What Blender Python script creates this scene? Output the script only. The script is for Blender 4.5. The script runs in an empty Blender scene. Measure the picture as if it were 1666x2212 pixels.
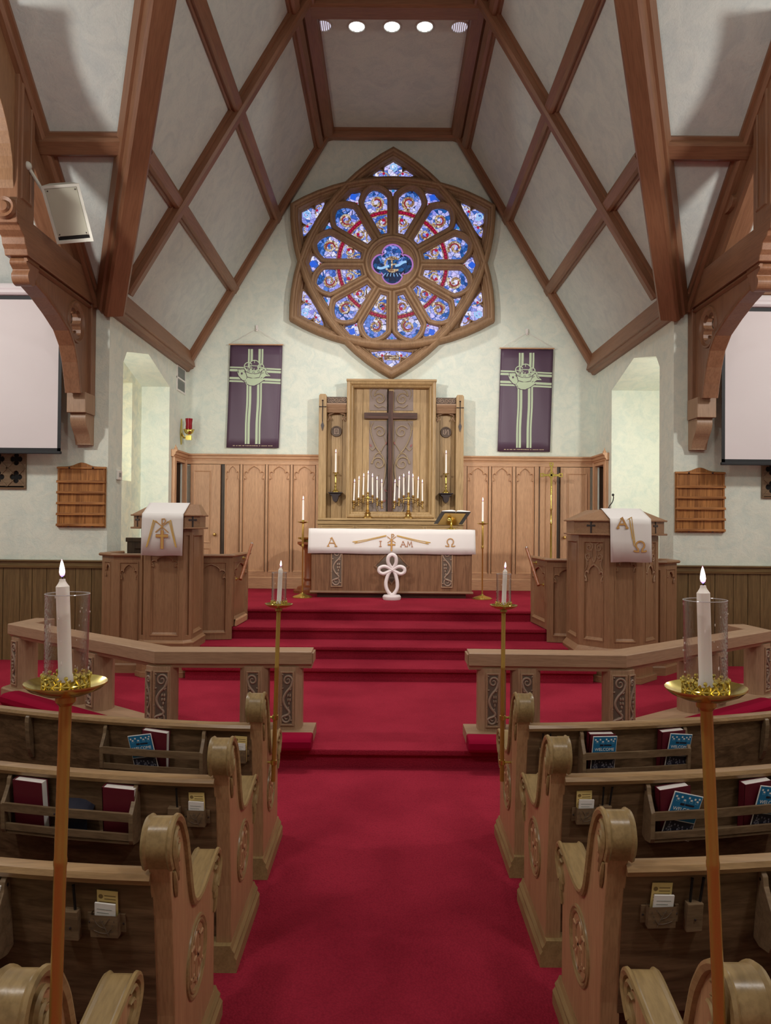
import bpy, bmesh, math, random
from mathutils import Vector, Matrix
from mathutils.geometry import tessellate_polygon

random.seed(7)
S = bpy.context.scene
COL = S.collection
PI = math.pi

# ------------------------------------------------------------------ camera
CAM = Vector((-.034, 0.0, 2.0))
YAW, PITCH, ROLL, FPX = .00268, .0132, -.00849, 1606.0
_r = Vector((math.cos(YAW), math.sin(YAW), 0))
_f = Vector((-math.sin(YAW), math.cos(YAW), 0))
_fw = _f * math.cos(PITCH) + Vector((0, 0, math.sin(PITCH)))
_up = -_f * math.sin(PITCH) + Vector((0, 0, math.cos(PITCH)))
_R = _r * math.cos(ROLL) - _up * math.sin(ROLL)
_U = _r * math.sin(ROLL) + _up * math.cos(ROLL)
cam = bpy.data.objects.new('camera', bpy.data.cameras.new('camera'))
COL.objects.link(cam)
m = Matrix((_R, _U, -_fw)).transposed().to_4x4()
m.translation = CAM
cam.matrix_world = m
cam.data.sensor_fit = 'VERTICAL'
cam.data.sensor_height = 36.0
cam.data.lens = FPX / 2212 * 36.0
cam.data.clip_start = .05
S.camera = cam

# ------------------------------------------------------------------ world, exposure, lights
w = bpy.data.worlds.new('world'); S.world = w; w.use_nodes = True
w.node_tree.nodes['Background'].inputs[0].default_value = (.75, .80, 1, 1)
w.node_tree.nodes['Background'].inputs[1].default_value = .25
S.view_settings.view_transform = 'Standard'
S.view_settings.look = 'None'
S.view_settings.gamma = 1
S.view_settings.use_curve_mapping = False
S.view_settings.exposure = 0.0
S.cycles.max_bounces = 7
S.cycles.diffuse_bounces = 4
S.cycles.transparent_max_bounces = 12
S.cycles.sample_clamp_indirect = 6
S.cycles.caustics_reflective = False
S.cycles.caustics_refractive = False


def lamp(name, kind, loc, power, color=(1, .95, .88), size=.3, target=None, spot=None, blend=.5, size_y=None):
    d = bpy.data.lights.new(name, kind)
    d.energy = power
    d.color = color
    if kind == 'AREA':
        d.size = size
        if size_y:
            d.shape = 'RECTANGLE'; d.size_y = size_y
    else:
        d.shadow_soft_size = size
    if spot:
        d.spot_size = math.radians(spot); d.spot_blend = blend
    o = bpy.data.objects.new(name, d)
    COL.objects.link(o)
    o.location = loc
    if target is not None:
        o.rotation_euler = (Vector(target) - Vector(loc)).to_track_quat('-Z', 'Y').to_euler()
    return o


# lanterns hanging in the two transepts, just outside the picture
LANT = (1, .955, .90)
lamp('lantern_light', 'POINT', (-5.6, 6.3, 4.9), 230, LANT, .16)
lamp('lantern_light', 'POINT', (5.6, 6.3, 4.9), 230, LANT, .16)
# spotlights fixed to the inner side of the crossing trusses, turned on the chancel
for x in (-3.65, 3.65):
    lamp('truss_spot', 'SPOT', (x, 6.2, 5.3), 900, LANT, .14, (-x * .22, 13.4, 3.7), 58, .9)
# nave lanterns above and behind the camera
lamp('nave_light', 'POINT', (-2.6, .4, 5.8), 235, LANT, .3)
lamp('nave_light', 'POINT', (2.6, .4, 5.8), 235, LANT, .3)
# spotlights in the chancel ceiling (the five round fittings)
for i, x in enumerate((-.87, -.435, 0, .435, .87)):
    lamp('downlight', 'SPOT', (x, 10.45, 9.0), (30, 110, 110, 110, 30)[i], (1, .97, .93), .06, (x * 1.6, 12.1, 0.8), 95, .7)
# concealed lamps beside the two side recesses of the chancel
lamp('recess_light', 'AREA', (-3.95, 10.42, 3.0), 22, (1, .98, .88), .12, (-4.0, 12.4, 2.9), size_y=2.2)
lamp('recess_light', 'AREA', (4.25, 10.55, 3.0), 24, (1, .965, .87), .12, (4.0, 12.4, 2.9), size_y=2.2)
# added overhead fill for the chancel floor and steps, no real fitting there
for x in (-.9, .9):
    lamp('crossing_fill', 'SPOT', (x, 7.9, 8.9), 440, (1, .96, .92), .12, (x * .9, 8.9, .4), 75, .8)


# ------------------------------------------------------------------ small helpers
def C(r, g, b):
    f = lambda c: (c / 255 / 12.92) if c / 255 <= .04045 else ((c / 255 + .055) / 1.055) ** 2.4
    return (f(r), f(g), f(b), 1)


def at(px, py, X=None, Y=None, Z=None):
    """world point on the plane X=, Y= or Z= that the photograph shows at a pixel (used for measuring)"""
    D = _fw + _R * ((px - 833) / FPX) + _U * ((1106 - py) / FPX)
    t = (X - CAM.x) / D.x if X is not None else (Y - CAM.y) / D.y if Y is not None else (Z - CAM.z) / D.z
    return CAM + D * t


class MB:
    def __init__(s):
        s.v = []; s.f = []; s.m = []

    def add(s, vs, fs, mi=0):
        n = len(s.v)
        s.v += [tuple(p) for p in vs]
        s.f += [[i + n for i in f] for f in fs]
        s.m += [mi] * len(fs)
        return s

    def box(s, x0, x1, y0, y1, z0, z1, mi=0):
        p = [(x, y, z) for z in (z0, z1) for y in (y0, y1) for x in (x0, x1)]
        return s.add(p, [(0, 2, 3, 1), (4, 5, 7, 6), (0, 1, 5, 4), (2, 6, 7, 3), (0, 4, 6, 2), (1, 3, 7, 5)], mi)

    def obox(s, F, u0, u1, v0, v1, n0, n1, mi=0):
        p = [F(u, v, n) for n in (n0, n1) for v in (v0, v1) for u in (u0, u1)]
        return s.add(p, [(0, 2, 3, 1), (4, 5, 7, 6), (0, 1, 5, 4), (2, 6, 7, 3), (0, 4, 6, 2), (1, 3, 7, 5)], mi)

    def beam(s, a, b, nrm, wd, dp, sunk=.03, mi=0):
        """a squared timber from a to b, standing dp proud along nrm"""
        a = Vector(a); b = Vector(b); nrm = Vector(nrm).normalized()
        t = (b - a).normalized(); sd = t.cross(nrm).normalized()
        nrm = sd.cross(t).normalized()
        ch = min(.03, dp * .35)
        prof = [(-wd / 2 - .03, -sunk), (-wd / 2 - .03, dp * .28), (-wd / 2, dp * .34), (-wd / 2, dp - ch), (-wd / 2 + ch, dp), (wd / 2 - ch, dp), (wd / 2, dp - ch), (wd / 2, dp * .34), (wd / 2 + .03, dp * .28), (wd / 2 + .03, -sunk)]
        k = len(prof)
        vs = [p + sd * u + nrm * n for p in (a, b) for u, n in prof]
        fs = [(i, (i + 1) % k, k + (i + 1) % k, k + i) for i in range(k)] + [tuple(range(k))[::-1], tuple(range(k, 2 * k))]
        return s.add(vs, fs, mi)

    def prism(s, F, outline, n0, n1, holes=(), mi=0):
        """flat outline (u,v) given thickness between n0 and n1, holes cut through"""
        loops = [list(outline)] + [list(h) for h in holes]
        flat = [p for l in loops for p in l]
        tris = tessellate_polygon([[Vector((u, v, 0)) for u, v in l] for l in loops])
        N = len(flat)
        vs = [F(u, v, n0) for u, v in flat] + [F(u, v, n1) for u, v in flat]
        fs = [tuple(t) for t in tris] + [tuple(i + N for i in t)[::-1] for t in tris]
        o = 0
        for l in loops:
            k = len(l)
            for i in range(k):
                j = (i + 1) % k
                fs.append((o + i, o + j, N + o + j, N + o + i))
            o += k
        return s.add(vs, fs, mi)

    def mold(s, F, path, prof, closed=True, mi=0):
        """sweep profile (offset to the left of travel, height) along a flat path with mitred corners"""
        n = len(path); k = len(prof)
        vs = []
        for i in range(n):
            p = Vector(path[i])
            a = Vector(path[i - 1]) if (closed or i > 0) else None
            b = Vector(path[(i + 1) % n]) if (closed or i < n - 1) else None
            d1 = (p - a).normalized() if a is not None else (b - p).normalized()
            d2 = (b - p).normalized() if b is not None else d1
            n1 = Vector((-d1.y, d1.x)); n2 = Vector((-d2.y, d2.x))
            mt = n1 + n2
            q = max(.25, 1 + n1.dot(n2))
            mt = mt / q
            for o, h in prof:
                c = p + mt * o
                vs.append(F(c.x, c.y, h))
        fs = []
        for i in range(n if closed else n - 1):
            j = (i + 1) % n
            for t in range(k - 1):
                fs.append((i * k + t, i * k + t + 1, j * k + t + 1, j * k + t))
        if not closed:
            fs += [tuple(range(k)), tuple(range((n - 1) * k, n * k))[::-1]]
        return s.add(vs, fs, mi)

    def tube(s, pts, r, seg=8, flat=1.0, N=None, cap=True, mi=0):
        pts = [Vector(p) for p in pts]
        n = len(pts)
        rr = r if isinstance(r, (list, tuple)) else [r] * n
        vs = []; prev = None
        for i, p in enumerate(pts):
            t = (pts[min(i + 1, n - 1)] - pts[max(i - 1, 0)])
            t = t.normalized() if t.length > 1e-9 else Vector((0, 0, 1))
            if N is not None:
                b = Vector(N)
            elif prev is None:
                b = Vector((0, 0, 1)) if abs(t.z) < .9 else Vector((1, 0, 0))
            else:
                b = prev
            b = (b - t * b.dot(t)).normalized()
            prev = b
            c = t.cross(b)
            for q in range(seg):
                an = 2 * PI * q / seg
                vs.append(p + c * (math.cos(an) * rr[i]) + b * (math.sin(an) * rr[i] * flat))
        fs = [(i * seg + q, i * seg + (q + 1) % seg, (i + 1) * seg + (q + 1) % seg, (i + 1) * seg + q) for i in range(n - 1) for q in range(seg)]
        if cap:
            fs += [tuple(range(seg))[::-1], tuple(range((n - 1) * seg, n * seg))]
        return s.add(vs, fs, mi)

    def lathe(s, prof, c=(0, 0, 0), seg=24, axis='z', mi=0):
        """revolve (radius, height) about a vertical (or x / y) axis through c"""
        k = len(prof); vs = []
        for q in range(seg):
            a = 2 * PI * q / seg
            for r, h in prof:
                x, y = r * math.cos(a), r * math.sin(a)
                p = (x, y, h) if axis == 'z' else (h, x, y) if axis == 'x' else (x, h, y)
                vs.append((p[0] + c[0], p[1] + c[1], p[2] + c[2]))
        fs = [(q * k + i, q * k + i + 1, ((q + 1) % seg) * k + i + 1, ((q + 1) % seg) * k + i) for q in range(seg) for i in range(k - 1)]
        if prof[0][0] > 1e-5:
            fs.append(tuple(q * k for q in range(seg))[::-1])
        if prof[-1][0] > 1e-5:
            fs.append(tuple(q * k + k - 1 for q in range(seg)))
        return s.add(vs, fs, mi)

    def ball(s, c, rx, ry=None, rz=None, seg=10, rings=6, mi=0):
        ry = ry or rx; rz = rz or rx
        vs = [(c[0], c[1], c[2] - rz)]
        for i in range(1, rings):
            t = -PI / 2 + PI * i / rings
            for q in range(seg):
                a = 2 * PI * q / seg
                vs.append((c[0] + rx * math.cos(t) * math.cos(a), c[1] + ry * math.cos(t) * math.sin(a), c[2] + rz * math.sin(t)))
        vs.append((c[0], c[1], c[2] + rz))
        fs = [(0, 1 + (q + 1) % seg, 1 + q) for q in range(seg)]
        for i in range(rings - 2):
            for q in range(seg):
                a = 1 + i * seg; fs.append((a + q, a + (q + 1) % seg, a + seg + (q + 1) % seg, a + seg + q))
        l = len(vs) - 1; a = 1 + (rings - 2) * seg
        fs += [(a + q, a + (q + 1) % seg, l) for q in range(seg)]
        return s.add(vs, fs, mi)

    def move(s, f):
        s.v = [tuple(f(Vector(p))) for p in s.v]
        return s

    def build(s, name, mat, parent=None, bevel=0, smooth=False, kind=None, label=None, seg=2):
        me = bpy.data.meshes.new(name)
        off = Vector((0, 0, 0))
        q = parent
        while q is not None:
            off += q.location; q = q.parent
        me.from_pydata([Vector(p) - off for p in s.v], [], s.f)
        for mt in (mat if isinstance(mat, (list, tuple)) else [mat]):
            me.materials.append(mt)
        if any(s.m):
            me.polygons.foreach_set('material_index', s.m)
        bm = bmesh.new(); bm.from_mesh(me)
        bmesh.ops.remove_doubles(bm, verts=bm.verts, dist=1e-6)
        bmesh.ops.recalc_face_normals(bm, faces=bm.faces)
        bm.to_mesh(me); bm.free()
        if smooth:
            me.polygons.foreach_set('use_smooth', [True] * len(me.polygons))
            if smooth != 'all':
                me.set_sharp_from_angle(angle=math.radians(38))
        o = bpy.data.objects.new(name, me)
        COL.objects.link(o)
        if parent is not None:
            o.parent = parent
        if bevel:
            b = o.modifiers.new('edge', 'BEVEL'); b.width = bevel; b.segments = seg; b.limit_method = 'ANGLE'; b.angle_limit = math.radians(40)
        if kind: o['kind'] = kind
        if label: o['label'] = label
        return o


def fr(o, U, V, N):
    o, U, V, N = Vector(o), Vector(U), Vector(V), Vector(N)
    return lambda u, v, n: o + U * u + V * v + N * n


XZ = lambda Y: (lambda u, v, n: Vector((u, Y - n, v)))      # a wall facing the nave: u = x, v = z, n towards the nave
YZ = lambda X, s=1: (lambda u, v, n: Vector((X + s * n, u, v)))   # a side wall: u = y, v = z


def thing(name, label, cat, loc, group=None, kind=None):
    o = bpy.data.objects.new(name, None)
    o.empty_display_size = .1
    COL.objects.link(o)
    o.location = loc
    if label: o['label'] = label
    if cat: o['category'] = cat
    if group: o['group'] = group
    if kind: o['kind'] = kind
    return o


def tag(o, label, cat, group=None):
    o['label'] = label; o['category'] = cat
    if group: o['group'] = group
    return o


def struct(name, label=None, loc=(0, 0, 0)):
    return thing(name, label, None, loc, kind='structure')


def kids(o):
    return [c for c in COL.objects if c.parent == o]


def dup(o, parent=None, loc=None, rot=None, label=None):
    c = o.copy(); COL.objects.link(c)
    if parent is not None: c.parent = parent
    for ch in CH.get(o.name, ()): dup(ch, c)
    if loc is not None: c.location = loc
    if rot is not None: c.rotation_euler = rot
    if label: c['label'] = label
    return c


CH = {}


def freeze(o):
    """remember the parts of a prototype so that dup() can copy them quickly"""
    CH[o.name] = kids(o)
    for c in CH[o.name]: freeze(c)
    return o


def catmull(pts, n=6, closed=False):
    P = [Vector(p) for p in pts]; k = len(P); out = []
    for i in range(k if closed else k - 1):
        p0 = P[i - 1] if (closed or i > 0) else P[i]
        p1 = P[i]; p2 = P[(i + 1) % k]
        p3 = P[(i + 2) % k] if (closed or i + 2 < k) else p2
        for j in range(n):
            t = j / n
            out.append(.5 * ((2 * p1) + (p2 - p0) * t + (2 * p0 - 5 * p1 + 4 * p2 - p3) * t * t + (3 * p1 - p0 - 3 * p2 + p3) * t ** 3))
    if not closed: out.append(P[-1])
    return [tuple(p) for p in out]


def arcp(cx, cy, r, a0, a1, n=12):
    return [(cx + r * math.cos(math.radians(a0 + (a1 - a0) * i / n)), cy + r * math.sin(math.radians(a0 + (a1 - a0) * i / n))) for i in range(n + 1)]


def spiral(cx, cy, r0, r1, a0, turns, n=26):
    return [(cx + (r0 + (r1 - r0) * i / n) * math.cos(math.radians(a0) + 2 * PI * turns * i / n), cy + (r0 + (r1 - r0) * i / n) * math.sin(math.radians(a0) + 2 * PI * turns * i / n)) for i in range(n + 1)]


def stroke(mb, F, pts, wd, n0, n1, mi=0, closed=False):
    """flat ribbon with thickness following a 2-D path"""
    mb.mold(F, pts, [(-wd / 2, n0), (-wd / 2, n1), (wd / 2, n1), (wd / 2, n0)], closed, mi)


# ------------------------------------------------------------------ materials
def ramp(node, stops, constant=False):
    e = node.color_ramp.elements
    while len(e) > 1: e.remove(e[-1])
    e[0].position, e[0].color = stops[0]
    for p, c in stops[1:]:
        e.new(p).color = c
    if constant: node.color_ramp.interpolation = 'CONSTANT'


def mat(name, col, rough=.5, metal=0.0, spec=.5):
    mm = bpy.data.materials.new(name); mm.use_nodes = True
    b = mm.node_tree.nodes['Principled BSDF']
    b.inputs['Base Color'].default_value = col
    b.inputs['Roughness'].default_value = rough
    b.inputs['Metallic'].default_value = metal
    b.inputs['Specular IOR Level'].default_value = spec
    return mm


def nodes(mm):
    return mm.node_tree.nodes, mm.node_tree.links, mm.node_tree.nodes['Principled BSDF']


def wood(name, light, dark, axis='z', rough=.42, scale=1.0, contrast=1.0, spec=.4, along=None):
    mm = mat(name, light, rough, 0, spec)
    N, L, b = nodes(mm)
    tc = N.new('ShaderNodeTexCoord'); mp = N.new('ShaderNodeMapping')
    if along is not None:      # turn the grain to run along a sloping timber
        m0 = N.new('ShaderNodeMapping'); m0.inputs['Rotation'].default_value = Vector(along).rotation_difference(Vector((0, 0, 1))).to_euler()
        L.new(tc.outputs['Object'], m0.inputs[0]); L.new(m0.outputs[0], mp.inputs[0])
    else:
        L.new(tc.outputs['Object'], mp.inputs[0])
    sc = {'x': (.7, 11, 11), 'y': (11, .7, 11), 'z': (11, 11, .7)}[axis]
    mp.inputs['Scale'].default_value = [q * scale for q in sc]
    n1 = N.new('ShaderNodeTexNoise'); n1.inputs['Scale'].default_value = 2.2; n1.inputs['Detail'].default_value = 6; n1.inputs['Distortion'].default_value = 1.1
    L.new(mp.outputs[0], n1.inputs[0])
    n2 = N.new('ShaderNodeTexNoise'); n2.inputs['Scale'].default_value = 13; n2.inputs['Detail'].default_value = 3
    L.new(mp.outputs[0], n2.inputs[0])
    n3 = N.new('ShaderNodeTexNoise'); n3.inputs['Scale'].default_value = .9; n3.inputs['Detail'].default_value = 2
    L.new(tc.outputs['Object'], n3.inputs[0])
    r1 = N.new('ShaderNodeValToRGB')
    r1.color_ramp.elements[0].position = .5 - .22 / contrast; r1.color_ramp.elements[0].color = dark
    r1.color_ramp.elements[1].position = .5 + .2 / contrast; r1.color_ramp.elements[1].color = light
    L.new(n1.outputs[0], r1.inputs[0])
    mx = N.new('ShaderNodeMixRGB'); mx.blend_type = 'MULTIPLY'; mx.inputs[0].default_value = .3
    r2 = N.new('ShaderNodeValToRGB')
    r2.color_ramp.elements[0].position = .36; r2.color_ramp.elements[0].color = (.5, .45, .4, 1)
    r2.color_ramp.elements[1].position = .56; r2.color_ramp.elements[1].color = (1.08, 1.05, 1.02, 1)
    L.new(n2.outputs[0], r2.inputs[0]); L.new(r1.outputs[0], mx.inputs[1]); L.new(r2.outputs[0], mx.inputs[2])
    m2 = N.new('ShaderNodeMixRGB'); m2.blend_type = 'MULTIPLY'; m2.inputs[0].default_value = .5
    r3 = N.new('ShaderNodeValToRGB')
    r3.color_ramp.elements[0].position = .3; r3.color_ramp.elements[0].color = (.75, .72, .7, 1)
    r3.color_ramp.elements[1].position = .7; r3.color_ramp.elements[1].color = (1.1, 1.1, 1.1, 1)
    L.new(n3.outputs[0], r3.inputs[0]); L.new(mx.outputs[0], m2.inputs[1]); L.new(r3.outputs[0], m2.inputs[2])
    L.new(m2.outputs[0], b.inputs['Base Color'])
    bp = N.new('ShaderNodeBump'); bp.inputs['Strength'].default_value = .12; bp.inputs['Distance'].default_value = .004
    L.new(n2.outputs[0], bp.inputs['Height']); L.new(bp.outputs[0], b.inputs['Normal'])
    return mm


def plaster(name, base, tint, rough=.85, sc=5.5, bump=.45):
    mm = mat(name, base, rough, 0, .25)
    N, L, b = nodes(mm)
    tc = N.new('ShaderNodeTexCoord')
    n1 = N.new('ShaderNodeTexNoise'); n1.inputs['Scale'].default_value = sc; n1.inputs['Detail'].default_value = 7; n1.inputs['Distortion'].default_value = .8; n1.inputs['Roughness'].default_value = .62
    n2 = N.new('ShaderNodeTexNoise'); n2.inputs['Scale'].default_value = sc * 7; n2.inputs['Detail'].default_value = 5; n2.inputs['Distortion'].default_value = 1.2
    for n in (n1, n2): L.new(tc.outputs['Object'], n.inputs[0])
    r = N.new('ShaderNodeValToRGB')
    r.color_ramp.elements[0].position = .36; r.color_ramp.elements[0].color = tint
    r.color_ramp.elements[1].position = .58; r.color_ramp.elements[1].color = base
    L.new(n1.outputs[0], r.inputs[0])
    r2 = N.new('ShaderNodeValToRGB')
    r2.color_ramp.elements[0].position = .32; r2.color_ramp.elements[0].color = (.92, .94, .94, 1)
    r2.color_ramp.elements[1].position = .5; r2.color_ramp.elements[1].color = (1, 1, 1, 1)
    L.new(n2.outputs[0], r2.inputs[0])
    mx = N.new('ShaderNodeMixRGB'); mx.blend_type = 'MULTIPLY'; mx.inputs[0].default_value = .8
    L.new(r.outputs[0], mx.inputs[1]); L.new(r2.outputs[0], mx.inputs[2])
    L.new(mx.outputs[0], b.inputs['Base Color'])
    ad = N.new('ShaderNodeMath'); ad.operation = 'MULTIPLY_ADD'; ad.inputs[1].default_value = .35
    L.new(n2.outputs[0], ad.inputs[0]); L.new(n1.outputs[0], ad.inputs[2])
    bp = N.new('ShaderNodeBump'); bp.inputs['Strength'].default_value = bump; bp.inputs['Distance'].default_value = .02
    L.new(ad.outputs[0], bp.inputs['Height']); L.new(bp.outputs[0], b.inputs['Normal'])
    return mm


def carpet(name, base, dark):
    mm = mat(name, base, .95, 0, .1)
    N, L, b = nodes(mm)
    tc = N.new('ShaderNodeTexCoord')
    n1 = N.new('ShaderNodeTexNoise'); n1.inputs['Scale'].default_value = 1.6; n1.inputs['Detail'].default_value = 5
    n2 = N.new('ShaderNodeTexVoronoi'); n2.inputs['Scale'].default_value = 95
    for n in (n1, n2): L.new(tc.outputs['Object'], n.inputs[0])
    r = N.new('ShaderNodeValToRGB')
    r.color_ramp.elements[0].position = .3; r.color_ramp.elements[0].color = dark
    r.color_ramp.elements[1].position = .65; r.color_ramp.elements[1].color = base
    L.new(n1.outputs[0], r.inputs[0])
    r2 = N.new('ShaderNodeValToRGB')
    r2.color_ramp.elements[0].color = (1.12, 1.1, 1.1, 1); r2.color_ramp.elements[1].color = (.6, .55, .6, 1)
    L.new(n2.outputs['Distance'], r2.inputs[0])
    mx = N.new('ShaderNodeMixRGB'); mx.blend_type = 'MULTIPLY'; mx.inputs[0].default_value = .6
    L.new(r.outputs[0], mx.inputs[1]); L.new(r2.outputs[0], mx.inputs[2])
    L.new(mx.outputs[0], b.inputs['Base Color'])
    b.inputs['Sheen Weight'].default_value = .25
    b.inputs['Sheen Tint'].default_value = base
    bp = N.new('ShaderNodeBump'); bp.inputs['Strength'].default_value = .5; bp.inputs['Distance'].default_value = .006; bp.invert = True
    L.new(n2.outputs['Distance'], bp.inputs['Height']); L.new(bp.outputs[0], b.inputs['Normal'])
    return mm


def emit(name, col, strength=1.0):
    mm = mat(name, (0, 0, 0, 1), .4)
    b = mm.node_tree.nodes['Principled BSDF']
    b.inputs['Emission Color'].default_value = col
    b.inputs['Emission Strength'].default_value = strength
    return mm


def mosaic(name, cols, scale, strength=1.0, lead=.035):
    """back-lit leaded glass: small cells of several colours with dark cames between them"""
    mm = mat(name, (.01, .01, .015, 1), .25)
    N, L, b = nodes(mm)
    tc = N.new('ShaderNodeTexCoord')
    mp = N.new('ShaderNodeMapping'); mp.inputs['Scale'].default_value = (1, .01, 1)
    L.new(tc.outputs['Object'], mp.inputs[0])
    v1 = N.new('ShaderNodeTexVoronoi'); v1.inputs['Scale'].default_value = scale
    v2 = N.new('ShaderNodeTexVoronoi'); v2.inputs['Scale'].default_value = scale; v2.feature = 'DISTANCE_TO_EDGE'
    for n in (v1, v2): L.new(mp.outputs[0], n.inputs[0])
    sp = N.new('ShaderNodeSeparateColor'); L.new(v1.outputs['Color'], sp.inputs[0])
    r = N.new('ShaderNodeValToRGB')
    ramp(r, [(i / len(cols), c) for i, c in enumerate(cols)], True)
    L.new(sp.outputs[0], r.inputs[0])
    n = N.new('ShaderNodeTexNoise'); n.inputs['Scale'].default_value = scale * 1.7; n.inputs['Detail'].default_value = 4
    L.new(mp.outputs[0], n.inputs[0])
    rn = N.new('ShaderNodeValToRGB')
    rn.color_ramp.elements[0].position = .3; rn.color_ramp.elements[0].color = (.6, .6, .7, 1)
    rn.color_ramp.elements[1].position = .62; rn.color_ramp.elements[1].color = (1.15, 1.15, 1.1, 1)
    L.new(n.outputs[0], rn.inputs[0])
    mx = N.new('ShaderNodeMixRGB'); mx.blend_type = 'MULTIPLY'; mx.inputs[0].default_value = 1
    L.new(r.outputs[0], mx.inputs[1]); L.new(rn.outputs[0], mx.inputs[2])
    re = N.new('ShaderNodeValToRGB')
    re.color_ramp.elements[0].position = lead * .5; re.color_ramp.elements[0].color = (0.03, .03, .05, 1)
    re.color_ramp.elements[1].position = lead; re.color_ramp.elements[1].color = (1, 1, 1, 1)
    L.new(v2.outputs['Distance'], re.inputs[0])
    m2 = N.new('ShaderNodeMixRGB'); m2.blend_type = 'MULTIPLY'; m2.inputs[0].default_value = 1
    L.new(mx.outputs[0], m2.inputs[1]); L.new(re.outputs[0], m2.inputs[2])
    L.new(m2.outputs[0], b.inputs['Emission Color'])
    b.inputs['Emission Strength'].default_value = strength
    return mm


M = {}
M['plaster'] = plaster('cream_green_plaster', C(228, 232, 219), C(215, 224, 214))
M['roofplaster'] = plaster('roof_plaster', C(210, 216, 211), C(198, 206, 204), sc=4)
M['niche'] = plaster('recess_plaster', C(236, 236, 212), C(212, 220, 204))
M['carpet'] = carpet('red_carpet', C(160, 40, 60), C(138, 29, 48))
M['cushion'] = mat('red_cushion_velvet', C(138, 6, 44), .9, 0, .1)
for a in 'xyz':
    M['oak' + a] = wood('oak_' + a, C(214, 170, 132), C(196, 152, 116), a, contrast=.8)
    M['pulpit' + a] = wood('pulpit_oak_' + a, C(160, 122, 90), C(140, 104, 75), a, contrast=.8)
    M['rail' + a] = wood('rail_oak_' + a, C(174, 142, 114), C(156, 124, 98), a, contrast=.8)
    M['rered' + a] = wood('reredos_oak_' + a, C(186, 156, 112), C(158, 128, 86), a, contrast=1.1)
    M['altar' + a] = wood('altar_oak_' + a, C(142, 104, 76), C(110, 78, 56), a, contrast=1.2)
    M['beam' + a] = wood('beam_oak_' + a, C(148, 107, 80), C(128, 88, 63), a, scale=.5, rough=.4, contrast=.6)
    M['pew' + a] = wood('pew_oak_' + a, C(128, 100, 74), C(88, 66, 46), a, contrast=1.3)
    M['wain' + a] = wood('olive_oak_' + a, C(128, 104, 68), C(98, 78, 48), a)
    M['board' + a] = wood('honey_oak_' + a, C(190, 130, 72), C(142, 90, 44), a, contrast=1.6)
for k_, v_ in dict(slopeL=(2.52, 0, 4.24), slopeR=(-2.52, 0, 4.24), valleyL=(2.52, -4.69, 4.25), valleyR=(-2.52, -4.69, 4.25), slopeT=(0, -4.67, 4.2)).items():
    M['beam' + k_] = wood('beam_oak_' + k_, C(148, 107, 80), C(126, 86, 61), 'z', scale=.5, rough=.4, contrast=.6, along=v_)
for k_, v_ in dict(L=(-1.94, 1.48, 0), R=(1.94, 1.48, 0)).items():
    M['railcap' + k_] = wood('rail_oak_' + k_, C(174, 142, 114), C(156, 124, 98), 'z', contrast=.8, along=v_)
M['pewend'] = wood('pew_end_oak', C(184, 144, 106), C(164, 122, 88), 'z', rough=.38, contrast=.8)
M['pewcap'] = wood('pew_cap_oak', C(164, 138, 96), C(138, 114, 76), 'y', rough=.3, scale=.6)
M['rack'] = wood('rack_oak', C(140, 116, 90), C(108, 86, 64), 'x')
M['crosswood'] = wood('dark_cross_walnut', C(96, 62, 50), C(56, 34, 28), 'z', contrast=1.4)
M['crosswoodx'] = wood('dark_cross_walnut_bar', C(96, 62, 50), C(56, 34, 28), 'x', contrast=1.4)
M['darkwood'] = wood('dark_stall_oak', C(84, 66, 50), C(56, 42, 32), 'z')
M['stone'] = wood('brown_tracery', C(160, 128, 96), C(140, 110, 82), 'z', scale=.35, rough=.6)
M['carve'] = mat('carved_ground', C(98, 82, 70), .7)
M['carvehi'] = mat('carved_relief', C(150, 126, 108), .5)
M['scrollground'] = mat('painted_panel_ground', C(138, 122, 114), .8)
M['scrollhi'] = mat('painted_scroll_relief', C(186, 166, 136), .6)
M['scrollred'] = mat('painted_scroll_rose', C(150, 90, 86), .6)
M['brass'] = mat('polished_brass', C(212, 190, 104), .2, .9)
M['pole'] = mat('lacquered_brass', C(186, 148, 74), .22, .6)
M['brassd'] = mat('aged_brass', C(190, 154, 92), .28, .95)
M['wax'] = mat('white_wax', C(252, 240, 232), .45)
M['wax'].node_tree.nodes['Principled BSDF'].inputs['Subsurface Weight'].default_value = .25
M['wax'].node_tree.nodes['Principled BSDF'].inputs['Subsurface Radius'].default_value = (.02, .012, .008)
M['wick'] = mat('burnt_wick', C(40, 30, 26), .9)
M['white'] = mat('white_casing', C(226, 218, 222), .5)
M['screen'] = mat('screen_fabric', C(222, 214, 216), .85)
M['black'] = mat('black_border', C(24, 25, 30), .6)
M['void'] = mat('dark_void', C(14, 12, 12), .9)
M['cloth'] = mat('white_linen', C(226, 221, 218), .85)
M['gold'] = mat('gold_embroidery', C(200, 160, 84), .5)
M['goldr'] = mat('copper_embroidery', C(176, 120, 82), .5)
M['purple'] = mat('aubergine_satin', C(84, 62, 82), .45)
M['mint'] = mat('mint_applique', C(190, 206, 176), .7)
M['sculpt'] = mat('white_carved_stone', C(226, 214, 214), .8)
M['iron'] = mat('dark_bracket_paint', C(44, 30, 32), .35)
M['speaker'] = mat('speaker_casing', C(202, 202, 192), .6)
M['speakerg'] = mat('speaker_grille_cloth', C(176, 176, 160), .8)
M['maroon'] = mat('maroon_book_cloth', C(96, 16, 34), .5)
M['paper'] = mat('white_paper', C(236, 230, 226), .8)
M['cream'] = mat('yellow_card', C(222, 196, 128), .8)
M['blue'] = mat('blue_bulletin', C(28, 112, 160), .5)
M['navy'] = mat('bulletin_photo', C(26, 26, 44), .5)
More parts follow.
